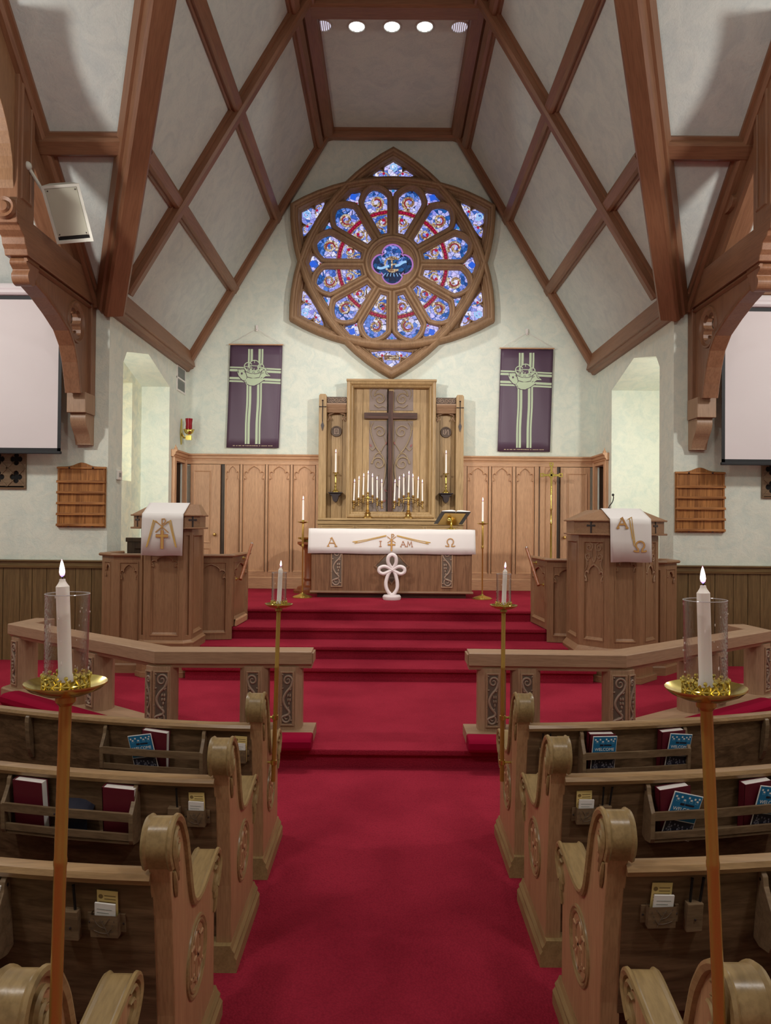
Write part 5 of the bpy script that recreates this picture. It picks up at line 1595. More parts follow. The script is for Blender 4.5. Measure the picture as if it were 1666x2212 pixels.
# ---- lectern (left)
LE = thing('lectern', 'oak lectern with canted book desk on the left of the chancel steps', 'lectern', (-2.65, 9.0, .155))
pl = [(-2.96, 9.40), (-2.96, 8.83), (-2.885, 8.755), (-2.43, 8.755), (-2.355, 8.83), (-2.355, 9.40)]
MB().prism(lambda u, v, n: Vector((u, v, n)), outset(pl, -.055), .2, 1.90).build('core', M['pulpitz'], LE)
facade(LE, pl[0], pl[1], .56, 1.89, 'pulpit', False, 'side_face')
facade(LE, pl[1], pl[2], .56, 1.89, 'pulpit', False, 'canted_face', st=.03)
F_, L_, o_ = facade(LE, pl[2], pl[3], .56, 1.89, 'pulpit', False, 'front_face', st=.062, top=.30)
h = MB(); arch_head(h, F_, .062, L_ - .062, 1.60, .14, -.022, -.006, .008); h.build('arch_head', M['pulpitz'], o_)
facade(LE, pl[3], pl[4], .56, 1.89, 'pulpit', False, 'canted_face', st=.03)
facade(LE, pl[4], pl[5], .56, 1.89, 'pulpit', False, 'side_face')
P_ = lambda u, v, n: Vector((u, v, n))
MB().prism(P_, outset(pl, .035), .155, .54).build('plinth', M['pulpitx'], LE, bevel=.006)
MB().mold(P_, outset(pl, 0)[::-1], [(0, .53), (.038, .535), (.04, .555), (.02, .565), (0, .585)], False).build('plinth_mould', M['pulpitx'], LE)
MB().prism(P_, outset(pl, .05), .155, .22).build('skirting', M['pulpitx'], LE, bevel=.006)
dp = [(-2.98, 9.1), (-2.98, 8.86), (-2.88, 8.755), (-2.43, 8.755), (-2.33, 8.86), (-2.33, 9.1)]
desk(LE, dp, 1.895, 2.065, 2.19, 'pulpit', .07, [(-2.86, 9.12), (-2.87, 8.98), (-2.85, 8.90), (-2.40, 8.90), (-2.32, 8.98), (-2.32, 9.12)], 'lectern')
fall, FL = hang('lectern_fall', -2.885, -2.405, 8.91, 2.195, 8.645, 2.068, 1.585, 'white fall with chi-rho and copper cross draped over the left lectern', -.02)
X0 = -2.65
letter('chi_rho', fall, FL, [[(X0, 1.80), (X0, 2.015)], [(X0, 2.01), (X0 + .03, 2.012), (X0 + .04, 1.99), (X0 + .03, 1.965), (X0, 1.955)], [(X0 - .075, 1.99), (X0 + .075, 1.855)], [(X0 + .075, 1.985), (X0 - .075, 1.855)]], .012)
letter('copper_cross', fall, FL, [[(X0 + .005, 1.665), (X0 + .005, 1.88)], [(X0 - .07, 1.815), (X0 + .075, 1.815)]], .042, n0=.004)
letter('ray', fall, FL, [[(X0 - .055, 1.965), (X0 - .10, 1.995), (X0 - .18, 1.68)], [(X0 - .085, 1.975), (X0 - .17, 1.69)]], .011, False, m1='gold')
letter('ray', fall, FL, [[(X0 + .055, 1.965), (X0 + .10, 1.995), (X0 + .17, 1.68)], [(X0 + .085, 1.975), (X0 + .16, 1.69)]], .011, False, m1='gold')

# ---- screens either side of the lectern
SL1 = thing('chancel_screen', 'low oak screen of arched panels between the lectern and the left transept wall', 'screen', (-3.3, 9.0, .155))
q = [(-3.56, YA - .002), (-3.56, 9.20), (-3.34, 8.98), (-2.965, 8.98)]
for i in range(3): facade(SL1, q[i], q[i + 1], .24, 1.555, 'pulpit', i > 0, deep=.2 if i == 2 else .17)
cap(SL1, outset(q, -.02), 1.555, 'pulpit', 'capping')
MB().mold(P_, outset(q, 0)[::-1], [(-.06, .155), (.02, .155), (.02, .25), (0, .27), (-.06, .27)], False).build('skirting', M['pulpitx'], SL1)
SL2 = thing('chancel_screen', 'low oak screen with one arched panel between the lectern and the steps', 'screen', (-2.2, 9.6, .465))
q = [(-2.50, 9.52), (-2.03, 9.60), (-1.97, 10.38)]
facade(SL2, (-2.56, 9.51), q[1], .47, 1.53, 'pulpit', True, deep=.2); facade(SL2, q[1], q[2], .63, 1.53, 'pulpit', True, deep=.17)
cap(SL2, outset([(-2.56, 9.51)] + q[1:], -.02), 1.53, 'pulpit', 'capping')
MB().mold(P_, [(-1.975, 10.3), (-2.0, 9.68)], [(-.012, .63), (.012, .63), (.014, .70), (0, .72)], False).build('skirting', M['oakx'], SL2)


def handrail(name, p0, p1, sx, label, grp):
    H = thing(name, label, 'handrail', p0, grp)
    a, c = Vector(p0), Vector(p1)
    MB().tube([a, c], .021, 10).build('rail', M['copperw'], H, smooth=True)
    MB().ball(c, .022).build('end_cap', M['steel'], H, smooth=True)
    for t in (.12, .7):
        p = a.lerp(c, t)
        MB().tube([p + Vector((0, 0, -.02)), p + Vector((sx * .02, 0, -.05)), p + Vector((sx * .075, 0, -.05))], .008, 6).lathe([(0, 0), (.025, 0), (.025, .01), (0, .012)], p + Vector((sx * .075, 0, -.05)), 8, 'x').build('rail_bracket', M['brass'], H, smooth=True)


handrail('handrail', (-1.925, 9.60, 1.24), (-1.865, 10.05, 1.685), -1, 'short sloping handrail on the left chancel screen beside the steps', 'step handrails')

# ---- pulpit (right)
PU = thing('pulpit', 'large oak octagonal pulpit with carved tracery on the right of the steps', 'pulpit', (2.72, 9.0, .155))
pp = [(2.24, 9.42), (2.24, 8.84), (2.52, 8.56), (2.905, 8.56), (3.19, 8.845), (3.19, 9.42)]
MB().prism(P_, outset(pp, -.055), .2, 1.88).build('core', M['pulpitz'], PU)
for i in range(5):
    F_, L_, o_ = facade(PU, pp[i], pp[i + 1], .56, 1.86, 'pulpit', False, 'pulpit_face', st=.07, top=.07)
    if i in (1, 3):
        # rich flowing tracery in the head of the canted faces
        x0, x1, zt2 = .07, L_ - .07, 1.79
        h = MB(); ap = [(u, v) for u, v in arch_path(x0, x1, zt2 - .27, .22)]
        h.prism(F_, ap + [(x1, zt2), (x0, zt2)], -.022, -.014)
        t_ = h.build('tracery_ground', M['pulpitz'], o_)
        v = MB(); v.tube([F_(a, b2, -.010) for a, b2 in ap], .010, 5)
        w2_ = (x1 - x0) / 2; cx = (x0 + x1) / 2
        for s in (-1, 1):
            v.tube([F_(a, b2, -.010) for a, b2 in spiral(cx + s * w2_ * .48, zt2 - .07, w2_ * .42, .01, 90, s * 1.3, 18)], .008, 5)
            v.tube([F_(a, b2, -.010) for a, b2 in spiral(cx + s * w2_ * .55, zt2 - .18, w2_ * .36, .01, -90, s * 1.2, 16)], .007, 5)
            v.tube([F_(a, b2, -.010) for a, b2 in catmull([(cx, zt2 - .25), (cx + s * w2_ * .25, zt2 - .16), (cx + s * w2_ * .1, zt2 - .02)], 4)], .007, 5)
            v.tube([F_(a, b2, -.010) for a, b2 in catmull([(cx + s * w2_, zt2 - .36), (cx + s * w2_ * .7, zt2 - .27), (cx + s * w2_ * .95, zt2 - .14)], 4)], .007, 5)
        v.build('carved_tracery', M['raily'], t_, smooth=True)
    elif i == 2:
        h = MB(); arch_head(h, F_, .07, L_ - .07, 1.62, .16, -.022, -.006, .008); h.build('arch_head', M['pulpitz'], o_)
MB().mold(P_, outset(pp, 0)[::-1], [(-.05, .46), (.045, .46), (.05, .50), (.03, .53), (0, .565)], False).build('plinth_mould', M['pulpitx'], PU)
MB().prism(P_, outset(pp, -.06), .155, .5).build('plinth', M['pulpitx'], PU, bevel=.006)
MB().prism(P_, outset(pp, -.01), .155, .23).build('skirting', M['pulpitx'], PU, bevel=.006)
dq = [(2.235, 9.2), (2.235, 8.845), (2.52, 8.56), (2.905, 8.56), (3.195, 8.85), (3.195, 9.2)]
desk(PU, dq, 1.865, 2.045, 2.165, 'pulpit', .055, [(2.42, 9.2), (2.45, 8.92), (2.50, 8.80), (2.95, 8.80), (3.0, 8.92), (3.02, 9.2)], 'pulpit')
fall, FP2 = hang('pulpit_fall', 2.495, 2.96, 8.81, 2.17, 8.465, 2.05, 1.565, 'white fall with alpha and omega draped over the right pulpit', .02)
letter('letter_alpha', fall, FP2, A_strokes(2.635, 2.01, .115), .022)
letter('letter_omega', fall, FP2, omega_strokes(2.835, 1.745, .13), .02)
letter('ray', fall, FP2, [[(2.775, 1.775), (2.745, 1.84), (2.71, 2.06), (2.735, 2.075), (2.775, 1.79)], [(2.69, 2.05), (2.735, 2.075)], [(2.715, 2.04), (2.765, 1.76), (2.79, 1.74)]], .009, False, m1='gold')
MC = thing('microphone', 'thin black gooseneck microphone rising from the right pulpit', 'microphone', (2.7, 9.05, 2.17))
b = MB(); b.tube(catmull([(2.66, 9.05, 2.10), (2.66, 9.05, 2.20), (2.70, 9.05, 2.26), (2.715, 9.05, 2.31), (2.705, 9.03, 2.345)], 5), .006, 6); b.build('gooseneck', M['pen'], MC, smooth=True)
MB().ball((2.70, 9.02, 2.35), .016).build('capsule', M['pen'], MC, smooth=True)
MB().lathe([(0, 0), (.03, 0), (.03, .015), (.01, .03)], (2.66, 9.05, 2.164), 10).build('mount', M['pen'], MC)
SR1 = thing('chancel_screen', 'low oak screen with one arched panel between the pulpit and the steps', 'screen', (2.2, 9.6, .465))
q = [(2.02, 10.38), (2.03, 9.60), (2.50, 9.42)]
facade(SR1, (1.97, 10.38), q[1], .63, 1.51, 'pulpit', True, deep=.17); facade(SR1, q[1], (2.52, 9.50), .47, 1.51, 'pulpit', True, deep=.2)
cap(SR1, outset([(1.97, 10.38), q[1], (2.52, 9.50)], -.02), 1.51, 'pulpit', 'capping')
SR2 = thing('chancel_screen', 'low oak screen of arched panels between the pulpit and the right transept wall', 'screen', (3.4, 9.2, .155))
q = [(3.19, 9.10), (3.36, 9.10), (3.60, 9.34), (3.60, YA - .002)]
for i in range(3): facade(SR2, q[i], q[i + 1], .24, 1.515, 'pulpit', i == 1, st=.05, deep=.17)
cap(SR2, outset(q, -.02), 1.515, 'pulpit', 'capping')
MB().mold(P_, outset(q, 0)[::-1], [(-.06, .155), (.02, .155), (.02, .25), (0, .27), (-.06, .27)], False).build('skirting', M['pulpitx'], SR2)
handrail('handrail', (1.915, 9.56, 1.20), (1.83, 9.95, 1.665), 1, 'short sloping handrail on the right chancel screen beside the steps', 'step handrails')

# ---- choir stall behind the lectern
ST = thing('choir_stall', 'dark oak choir stall back behind the left lectern', 'stall', (-3.2, 10.4, PF))
Fst = lambda u, v, n: Vector((u, 10.42 - n, v))
MB().obox(Fst, -3.66, -2.9, PF, 1.68, 0, .04).build('back_board', M['darkwood'], ST)
b = MB(); b.mold(Fst, rect(-3.66, -2.9, 1.0, 1.70), [(0, .04), (0, .06), (.10, .06), (.115, .04)]); b.build('back_frame', M['darkwood'], ST)
MB().obox(Fst, -3.68, -2.88, 1.69, 1.75, -.01, .075).build('top_rail', M['darkwood'], ST, bevel=.008)
MB().box(-3.66, -2.9, 10.44, 10.85, 1.17, 1.21).box(-3.66, -3.60, 10.42, 10.85, PF, 1.4).box(-2.96, -2.9, 10.42, 10.85, PF, 1.4).build('seat', M['darkwood'], ST)

# ================================================================== ALTAR RAILS AND KNEELERS
for sx, nm in ((-1, 'left'), (1, 'right')):
    RL = thing('altar_rail', 'oak altar rail on vine-carved posts, %s of the aisle, angled back to the wall' % nm, 'altar rail', (sx * 1.2, 6.37, .155), 'altar rails')
    FP = lambda u, v, n, sx=sx: Vector((sx * u, v, n))
    path = [(.665, 6.39), (1.94, 6.36), (3.88, 7.84), (3.82, 8.25)]
    w_ = .115
    CP = [(-w_, .795), (-w_, .895), (-w_ + .008, .90), (w_ - .008, .90), (w_, .895), (w_, .795), (w_ - .02, .785), (w_ - .03, .755), (-w_ + .03, .755), (-w_ + .02, .785), (-w_, .795)]
    mc = MB(); mc.mold(FP, path, CP, False)
    nq = len(path) - 1; kq = len(CP) - 1
    mc.m = [0] * kq + [1] * kq + [0] * (len(mc.f) - 2 * kq)
    mc.build('rail_cap', [M['railx'], M['railcap' + ('L' if sx < 0 else 'R')]], RL, bevel=.003)
    MB().obox(FP, .648, .668, 6.30, 6.48, .80, .885).build('end_block', M['railx'], RL, bevel=.004)
    MB().mold(FP, [(.64, 6.36)] + path[1:], [(-.16, .155), (-.16, .23), (-.145, .245), (.145, .245), (.16, .23), (.16, .155), (-.16, .155)], False).build('base_board', M['railx'], RL)
    dirA = (Vector((3.88, 7.84)) - Vector((1.94, 6.36))).normalized()
    posts = [((.865, 6.38), (1, 0)), ((1.155, 6.38), (1, 0)), ((1.93, 6.36), None)]
    for t in ((.39, .54, .97) if sx < 0 else (.47, .62, .985)):
        posts.append(((1.94 + 1.94 * t, 6.36 + 1.48 * t), tuple(dirA)))
    for (px_, py_), d in posts:
        if d is None:
            dd = (Vector((1, 0)) + Vector(dirA)).normalized()
        else: dd = Vector(d)
        U = Vector((sx * dd.x, dd.y, 0)); N = Vector((U.y, -U.x, 0))
        if N.y > 0: N = -N
        c = Vector((sx * px_, py_, 0))
        if d is None:
            # corner post with two carved faces
            b = MB(); oc = [(.12, -.02), (.085, -.115), (-.06, -.115), (-.135, -.06), (-.135, .06), (-.06, .115), (.085, .115), (.12, .02)]
            b.prism(lambda u, v, n, sx=sx, c=c: Vector((c.x - sx * u, c.y + v, n)), oc, .24, .77)
            po = b.build('post', M['railz'], RL, bevel=.004)
            Fc = fr(Vector((c.x - .0725 + .0125 * (1 if sx > 0 else -1) * -1, c.y - .1155, .285)), (1, 0, 0), (0, 0, 1), (0, -1, 0))
            carved(lambda u, v, n, Fc=Fc: Fc(u + .012, v, n), .121, .445, po, .010)
            e0 = Vector((c.x + sx * .06, c.y - .115, 0)); e1_ = Vector((c.x + sx * .135, c.y - .06, 0)); U2 = (e1_ - e0).normalized()
            N2 = Vector((U2.y, -U2.x, 0)); N2 = -N2 if N2.y > 0 else N2
            F2 = fr(e0 + Vector((0, 0, .285)) + N2 * .001, U2, (0, 0, 1), N2)
            carved(lambda u, v, n, F2=F2: F2(u + .01, v, n), .073, .445, po, .008)
            continue
        Fq = fr(c, U, (0, 0, 1), N)
        oc = [(-.12, -.0), (-.12, .05), (-.073, .105), (.073, .105), (.12, .05), (.12, -.05), (.073, -.105), (-.073, -.105), (-.12, -.05)]
        b = MB(); b.prism(lambda u, v, n, Fq=Fq: Fq(u, n, v), oc, .24, .77)
        po = b.build('post', M['railz'], RL, bevel=.004)
        fl = 1 if (px_ > 1.0) == (sx < 0) else -1
        carved(lambda u, v, n, Fq=Fq, fl=fl: Fq(fl * (u - .052), .285 + v, .106 + n), .104, .445, po, .010)
    KN = thing('kneeling_cushion', 'dark red kneeling cushion along the front of the %s altar rail' % nm, 'cushion', (sx * 1.3, 6.1, .155), 'kneeling cushions')
    kp = [(.63, 6.07), (1.87, 6.05), (3.80, 7.48)]
    MB().mold(FP, kp, [(-.105, .157), (-.118, .19), (-.115, .235), (-.09, .262), (-.03, .268), (.03, .268), (.085, .26), (.10, .235), (.10, .157), (-.105, .157)], False).build('cushion_pad', M['cushion'], KN, bevel=.015)
    b = MB()
    for k in range(9):
        u = .85 + k * .12
        b.ball(FP(u, 6.06, .267), .012, .012, .006, 8, 4)
    b.build('tufting_button', M['cushion'], KN, smooth=True)

# ================================================================== PEWS
PROF = [(0, 0), (-.02, .376), (-.042, .55), (-.065, .715), (-.09, .843), (-.108, .90), (-.132, .945), (-.136, .98), (-.118, 1.02), (-.083, 1.038), (-.04, 1.03), (.006, .997), (.038, .955), (.066, .906), (.095, .823), (.118, .755), (.143, .692), (.178, .648), (.225, .628), (.28, .625), (.345, .634), (.44, .655), (.508, .668), (.548, .664), (.578, .636), (.583, .60), (.560, .562), (.528, .533), (.522, .446), (.53, .055), (.53, 0)]
curve = lambda d: .06 * max(0, d - .08) + .10 * max(0, d - .08) ** 2
srear = lambda z: -.02 - .068 * (z - .35) / .5


def text_mesh(s, size):
    cu = bpy.data.curves.new('text', 'FONT'); cu.body = s; cu.size = size; cu.align_x = 'CENTER'; cu.extrude = .0003
    o = bpy.data.objects.new('text', cu); COL.objects.link(o)
    bpy.context.view_layer.update()
    me = bpy.data.meshes.new_from_object(o.evaluated_get(bpy.context.evaluated_depsgraph_get()))
    v = [tuple(p.co) for p in me.vertices]; f = [tuple(p.vertices) for p in me.polygons]
    bpy.data.objects.remove(o); bpy.data.curves.remove(cu); bpy.data.meshes.remove(me)
    return v, f


def pew(sg, X, Y0, row, side, rack=None, cards=None, pencil=None, brace=None, L=3.0, label=''):
    p = thing('pew', label, 'pew', (X, Y0, 0), 'curved oak pews either side of the aisle')
    W = lambda d, s, z: Vector((X + sg * d, Y0 + s, z))
    F = lambda u, v, n: W(-n, u, v)                       # end panel plane: u along the aisle, n towards the aisle
    MB().prism(F, PROF, -.068, 0).build('end_panel', M['pewend'], p, bevel=.004)
    cp = catmull(PROF[5:28], 3)
    MB().mold(F, cp, [(-.010, .000), (-.008, .012), (.004, .017), (.013, .013), (.015, .004), (.007, -.004), (.007, -.066), (.014, -.074), (.008, -.084), (-.010, -.082), (-.012, -.066)], False).build('scroll_cap', M['pewcap'], p, smooth=True)
    b = MB()
    b.mold(F, [(-.035, 0), (.56, 0)], [(0, -.09), (0, .03), (.055, .03), (.07, .019), (.085, .021), (.10, .009), (.118, .002), (.118, -.09)], False)
    b.build('base_moulding', M['pewcap'], p)
    # carved leaves at scroll and arm tip
    b = MB()
    for pts, r0 in (([(-.02, .985), (-.05, 1.0), (-.085, .99), (-.098, .95), (-.075, .90), (-.045, .86), (-.02, .82)], .014), ([(-.02, .955), (-.05, .968), (-.075, .95), (-.068, .905), (-.04, .87), (-.02, .85)], .013), ([(0, .93), (-.03, .935), (-.05, .915), (-.035, .89), (-.01, .885)], .012), ([(-.06, .985), (-.045, .955), (-.02, .95)], .010), ([(-.07, .87), (-.055, .82), (-.04, .775)], .012)):
        q = catmull(pts, 4); n = len(q)
        b.tube([F(u, v, .004) for u, v in q], [r0 * (.35 + .65 * math.sin(PI * min(1, (i + .6) / n))) for i in range(n)], 6, .9)
    b.build('scroll_leaf', M['pewcap'], p, smooth=True)
    b = MB()
    for pts, r0 in (([(.50, .64), (.53, .645), (.55, .62), (.54, .58), (.51, .55), (.50, .50)], .013), ([(.50, .61), (.525, .61), (.53, .58), (.50, .56), (.485, .53)], .012), ([(.545, .565), (.525, .53), (.515, .48), (.505, .44)], .011)):
        q = catmull(pts, 4); n = len(q)
        b.tube([F(u, v, .004) for u, v in q], [r0 * (.35 + .65 * math.sin(PI * min(1, (i + .6) / n))) for i in range(n)], 6, .9)
    b.build('arm_leaf', M['pewcap'], p, smooth=True)
    # round medallion with carved monogram
    ring = [(.245 + .128 * math.cos(a * PI / 16), .42 + .128 * math.sin(a * PI / 16)) for a in range(32)]
    g = MB(); g.mold(F, ring, [(-.012, .0), (-.010, .006), (-.002, .008), (.006, .003), (.010, .007), (.018, .005), (.022, .0)]); g = g.build('medallion', M['pewcap'], p, smooth=True)
    b = MB()
    for pts in ([(.185, .37), (.185, .47)], [(.305, .37), (.305, .47)], [(.20, .42), (.29, .42)], [(.28, .485), (.245, .505), (.215, .485), (.225, .45), (.265, .40), (.28, .36), (.245, .335), (.21, .355)], [(.245, .32), (.245, .52)], [(.165, .37), (.205, .37)], [(.285, .37), (.325, .37)], [(.165, .47), (.205, .47)], [(.285, .47), (.325, .47)]):
        b.tube([F(u, v, .001) for u, v in catmull(pts, 4)], .010, 6, .55, N=F(0, 0, 1) - F(0, 0, 0))
    b.build('carved_monogram', M['pewend'], g, smooth=True)
    # curved seat back, top rail and seat
    N_ = 22
    ds = [.06 + (L - .06) * i / N_ for i in range(N_ + 1)]

    def sweep(prof, name, mt, bev=0):
        k = len(prof); vs = [W(d, curve(d) + s, z) for d in ds for s, z in prof]
        fs = [(i * k + j, i * k + (j + 1) % k, (i + 1) * k + (j + 1) % k, (i + 1) * k + j) for i in range(N_) for j in range(k)] + [tuple(range(k)), tuple(range(N_ * k, N_ * k + k))]
        return MB().add(vs, fs).build(name, mt, p, smooth=True)
    sweep([(srear(.34), .34), (srear(.5), .50), (srear(.85), .85), (srear(.85) + .03, .85), (srear(.5) + .032, .50), (srear(.34) + .03, .34)], 'seat_back', M['pewx'])
    sweep([(-.115, .845), (-.122, .862), (-.112, .878), (-.085, .885), (-.055, .878), (-.045, .862), (-.052, .845)], 'top_rail', M['pewrail'])
    sweep([(.0, .40), (.0, .43), (.40, .445), (.42, .43), (.41, .40)], 'seat', M['pewx'])
    sweep([(.04, 0), (.04, .40), (.06, .40), (.06, 0)], 'seat_support', M['pewx'])
    R = lambda d, z, n: W(d, curve(d) + srear(z) - n, z)
    if rack:
        d0, d1 = rack
        rk = MB().add([R(d, z, n) for d in (d0, (d0 + d1) / 2, d1) for z, n in ((.598, 0), (.598, .10), (.61, .10), (.61, 0))], [(i * 4 + j, i * 4 + (j + 1) % 4, i * 4 + 4 + (j + 1) % 4, i * 4 + 4 + j) for i in (0, 1) for j in range(4)] + [(0, 1, 2, 3), (8, 9, 10, 11)]).build('book_rack', M['rack'], p)
        for z0, z1 in ((.70, .738), (.615, .645)):
            q = [R(d, z, n) for d in (d0, (d0 + d1) / 2, d1) for z, n in ((z0, .09), (z0, .105), (z1, .105), (z1, .09))]
            MB().add(q, [(i * 4 + j, i * 4 + (j + 1) % 4, i * 4 + 4 + (j + 1) % 4, i * 4 + 4 + j) for i in (0, 1) for j in range(4)] + [(0, 1, 2, 3), (8, 9, 10, 11)]).build('slat', M['rack'], rk)
        for d in (d0, d1):
            pr = [(0, .595), (.04, .585), (.105, .60), (.112, .62), (.105, .735), (.08, .76), (.045, .80), (.035, .83), (.012, .845), (0, .84)]
            e = MB().prism(lambda u, v, n, d=d: R(d + n, v, u), pr, -.010, .010).build('rack_end', M['rack'], rk, bevel=.003)
            MB().prism(lambda u, v, n, d=d: R(d + n, v, u), arcp(.02, .815, .006, 0, 300, 5), -.012, .012).build('screw', M['iron'], e)
    if cards is not None:
        d0, d1 = cards; z0, z1 = .663, .738
        h = MB()
        h.add([R(d, z, n) for z in (z0, z1) for d, n in ((d0 + .003, 0), (d0 + .003, .03), (d1 - .003, .03), (d1 - .003, 0))], [(0, 1, 2, 3), (0, 1, 5, 4), (1, 2, 6, 5), (2, 3, 7, 6), (0, 3, 7, 4)])
        h.add([R(d, z, n) for z in (z0 + .008, z1 - .006) for d, n in ((d0 - .014, 0), (d0 - .014, .006), (d1 + .014, .006), (d1 + .014, 0))], [(0, 1, 5, 4), (1, 2, 6, 5), (2, 3, 7, 6), (0, 1, 2, 3), (4, 5, 6, 7)])
        h = h.build('card_holder', M['rack'], p)
        v = MB(); cm = (d0 + d1) / 2; wd = (d1 - d0)
        q = lambda u, w_: R(cm + u * wd, z0 + w_ * .07, .031)
        for pts in ([(-.15, .08), (-.05, .45), (.12, .9)], [(-.12, .2), (-.25, .45)], [(-.07, .45), (.15, .55), (.3, .8)], [(-.12, .22), (.1, .22), (.34, .34)], [(-.03, .6), (-.16, .85)]):
            v.tube([q(*a) for a in catmull(pts, 4)], .0011, 5)
        for lu, lv, an in ((-.3, .6, 120), (-.2, .9, 120), (.13, .75, 20), (.02, .8, 140), (.3, .55, 10), (.33, .9, 60), (.05, .4, -10), (.22, .12, -30), (.4, .42, 30), (-.28, .3, 170), (.18, .33, 40), (-.36, .8, 90)):
            ca, sa = math.cos(math.radians(an)), math.sin(math.radians(an))
            c0 = q(lu, lv); eu = (q(lu + .01, lv) - c0) / (.01 * wd); ev = q(lu, lv + 1) - c0; ev.normalize()
            v.add([c0 + (eu * (x * ca - y * sa) + ev * (x * sa + y * ca)) + Vector((0, -.0012, 0)) for x, y in ((-.0055, 0), (0, .0022), (.0055, 0), (0, -.0022))], [(0, 1, 2, 3)])
        v.build('carved_sprig', M['carve'], h)
        MB().ball(R(d0 - .008, .70, .006), .004, seg=6, rings=4).ball(R(d1 + .008, .70, .006), .004, seg=6, rings=4).build('screw', M['iron'], h)
    if pencil is not None:
        d0, d1 = pencil
        h = MB(); h.add([R(d, z, n) for z in (.645, .745) for d, n in ((d0, 0), (d0, .032), (d1, .032), (d1, 0))], [(0, 1, 2, 3), (0, 1, 5, 4), (1, 2, 6, 5), (2, 3, 7, 6), (0, 3, 7, 4), (4, 5, 6, 7)])
        h = h.build('pencil_holder', M['rack'], p, bevel=.003)
        MB().ball(R((d0 + d1) / 2, .69, .033), .004, seg=6, rings=4).build('screw', M['iron'], h)
    if brace is not None:
        pr = [(0, .60), (.02, .60), (.045, .66), (.055, .74), (.055, .82), (.045, .85), (.02, .86), (0, .86)]
        MB().prism(lambda u, v, n: R(brace + n, v, u), pr, -.014, .014).build('back_brace', M['rack'], p, bevel=.004)
    return p, R


ROWP = []
XL, XR = -.715, .70
rowname = ('front', 'second', 'third', 'nearest')
spec = {
    (-1, 0): (XL, 4.20, dict(rack=(.32, .90), cards=(.085, .165), brace=1.40)),
    (-1, 1): (XL, 3.345, dict(rack=(.41, 1.02), cards=(.10, .185), pencil=(.215, .268))),
    (-1, 2): (XL, 2.475, dict(rack=(.55, 1.15), cards=(.165, .262), pencil=(.30, .35))),
    (-1, 3): (-.765, 1.645, dict()),
    (1, 0): (XR, 4.25, dict(rack=(.36, .98), cards=(.215, .295), pencil=(.125, .185), brace=1.52)),
    (1, 1): (XR, 3.41, dict(rack=(.44, 1.07), cards=(.115, .20), pencil=(.222, .275))),
    (1, 2): (XR, 2.565, dict(rack=(.535, 1.15), cards=(.135, .235), pencil=(.27, .325))),
    (1, 3): (.70, 1.69, dict()),
}
PW = {}
for (sg, r), (X, Y0, kw) in spec.items():
    side = 'left' if sg < 0 else 'right'
    PW[sg, r] = pew(sg, X, Y0, r, side, label='curved oak pew with scroll-topped end, %s row on the %s of the aisle' % (rowname[r], side), **kw)[1]

# ---- books, bulletins, cards and pencils in the racks
HYM = thing('hymnal', '', 'book', (0, 0, 0))
MB().box(-.075, -.071, -.042, 0, 0, .228).box(-.075, .075, -.042, -.039, 0, .228).box(-.075, .075, -.003, 0, 0, .228).build('cover', M['maroon'], HYM)
MB().box(-.071, .070, -.039, -.003, .004, .224).build('pages', M['paper'], HYM)
freeze(HYM)
BUL = thing('bulletin', '', 'leaflet', (0, 0, 0))
MB().box(-.07, .07, -.004, 0, 0, .215).build('sheet', M['paper'], BUL)
fc = MB().box(-.067, .067, -.0052, -.004, .088, .212).build('cover_print', M['blue'], BUL)
MB().box(-.067, .067, -.0052, -.004, .003, .084).build('cover_photo', M['navy'], BUL)
b = MB(); random.seed(11)
for x, z in ((-.055, .196), (-.045, .186), (-.028, .197), (-.012, .184), (.008, .198), (.02, .188), (.036, .196), (.05, .187), (.056, .2)):
    b.box(x - .004, x + .004, -.0062, -.0052, z - .004, z + .004)
b.build('white_square', M['paper'], fc)
b = MB()
for x, z in ((-.045, .182), (-.012, .18), (.02, .183), (.048, .182)):
    stroke(b, lambda u, v, n: Vector((u, -n, v)), rect(x - .007, x + .007, z - .007, z + .007), .0012, .005, .0058, closed=True)
b.build('square_outline', mat('pale_blue_print', C(120, 180, 214), .6), fc)
v, f = text_mesh('WELCOME', .0235)
MB().add([(x, -.0056 - z, y + .132) for x, y, z in v], f).build('welcome_lettering', M['paper'], fc)
MB().box(-.004, .04, -.006, -.005, .160, .168).box(-.028, -.008, -.006, -.005, .159, .169).build('logo_block', M['navy'], fc)
b = MB()
for k in range(46):
    x, z = random.uniform(-.062, .058), random.uniform(.006, .07)
    b.box(x, x + .006, -.006, -.005, z, z + .008)
b.build('photo_figures', mat('photo_grey', C(120, 116, 130), .6), [c for c in kids(BUL) if c.name.startswith('cover_photo')][0])
freeze(BUL)
YC = thing('pledge_card', '', 'card', (0, 0, 0))
yb_ = MB().box(-.035, .035, -.002, 0, 0, .145).build('card_sheet', M['cream'], YC)
b = MB()
for k in range(5): b.box(-.028 + (.018 if k < 2 else 0), .028, -.0026, -.002, .126 - k * .011, .129 - k * .011)
b.add([(-.022 + .008 * math.cos(q * PI / 5), -.0026, .124 + .008 * math.sin(q * PI / 5)) for q in range(10)], [tuple(range(10))])
b.build('card_print', mat('card_ink', C(130, 104, 60), .8), yb_)
freeze(YC)
WCd = thing('offering_envelope', '', 'envelope', (0, 0, 0))
b0 = MB().box(-.034, .034, -.006, 0, 0, .108).build('envelope_stack', M['paper'], WCd)
b = MB()
for k in range(3): b.box(-.026, .024 - .01 * k, -.0066, -.006, .088 - k * .012, .090 - k * .012)
b.build('envelope_print', M['grey'], b0)
freeze(WCd)
PEN = thing('pencil', '', 'pencil', (0, 0, 0))
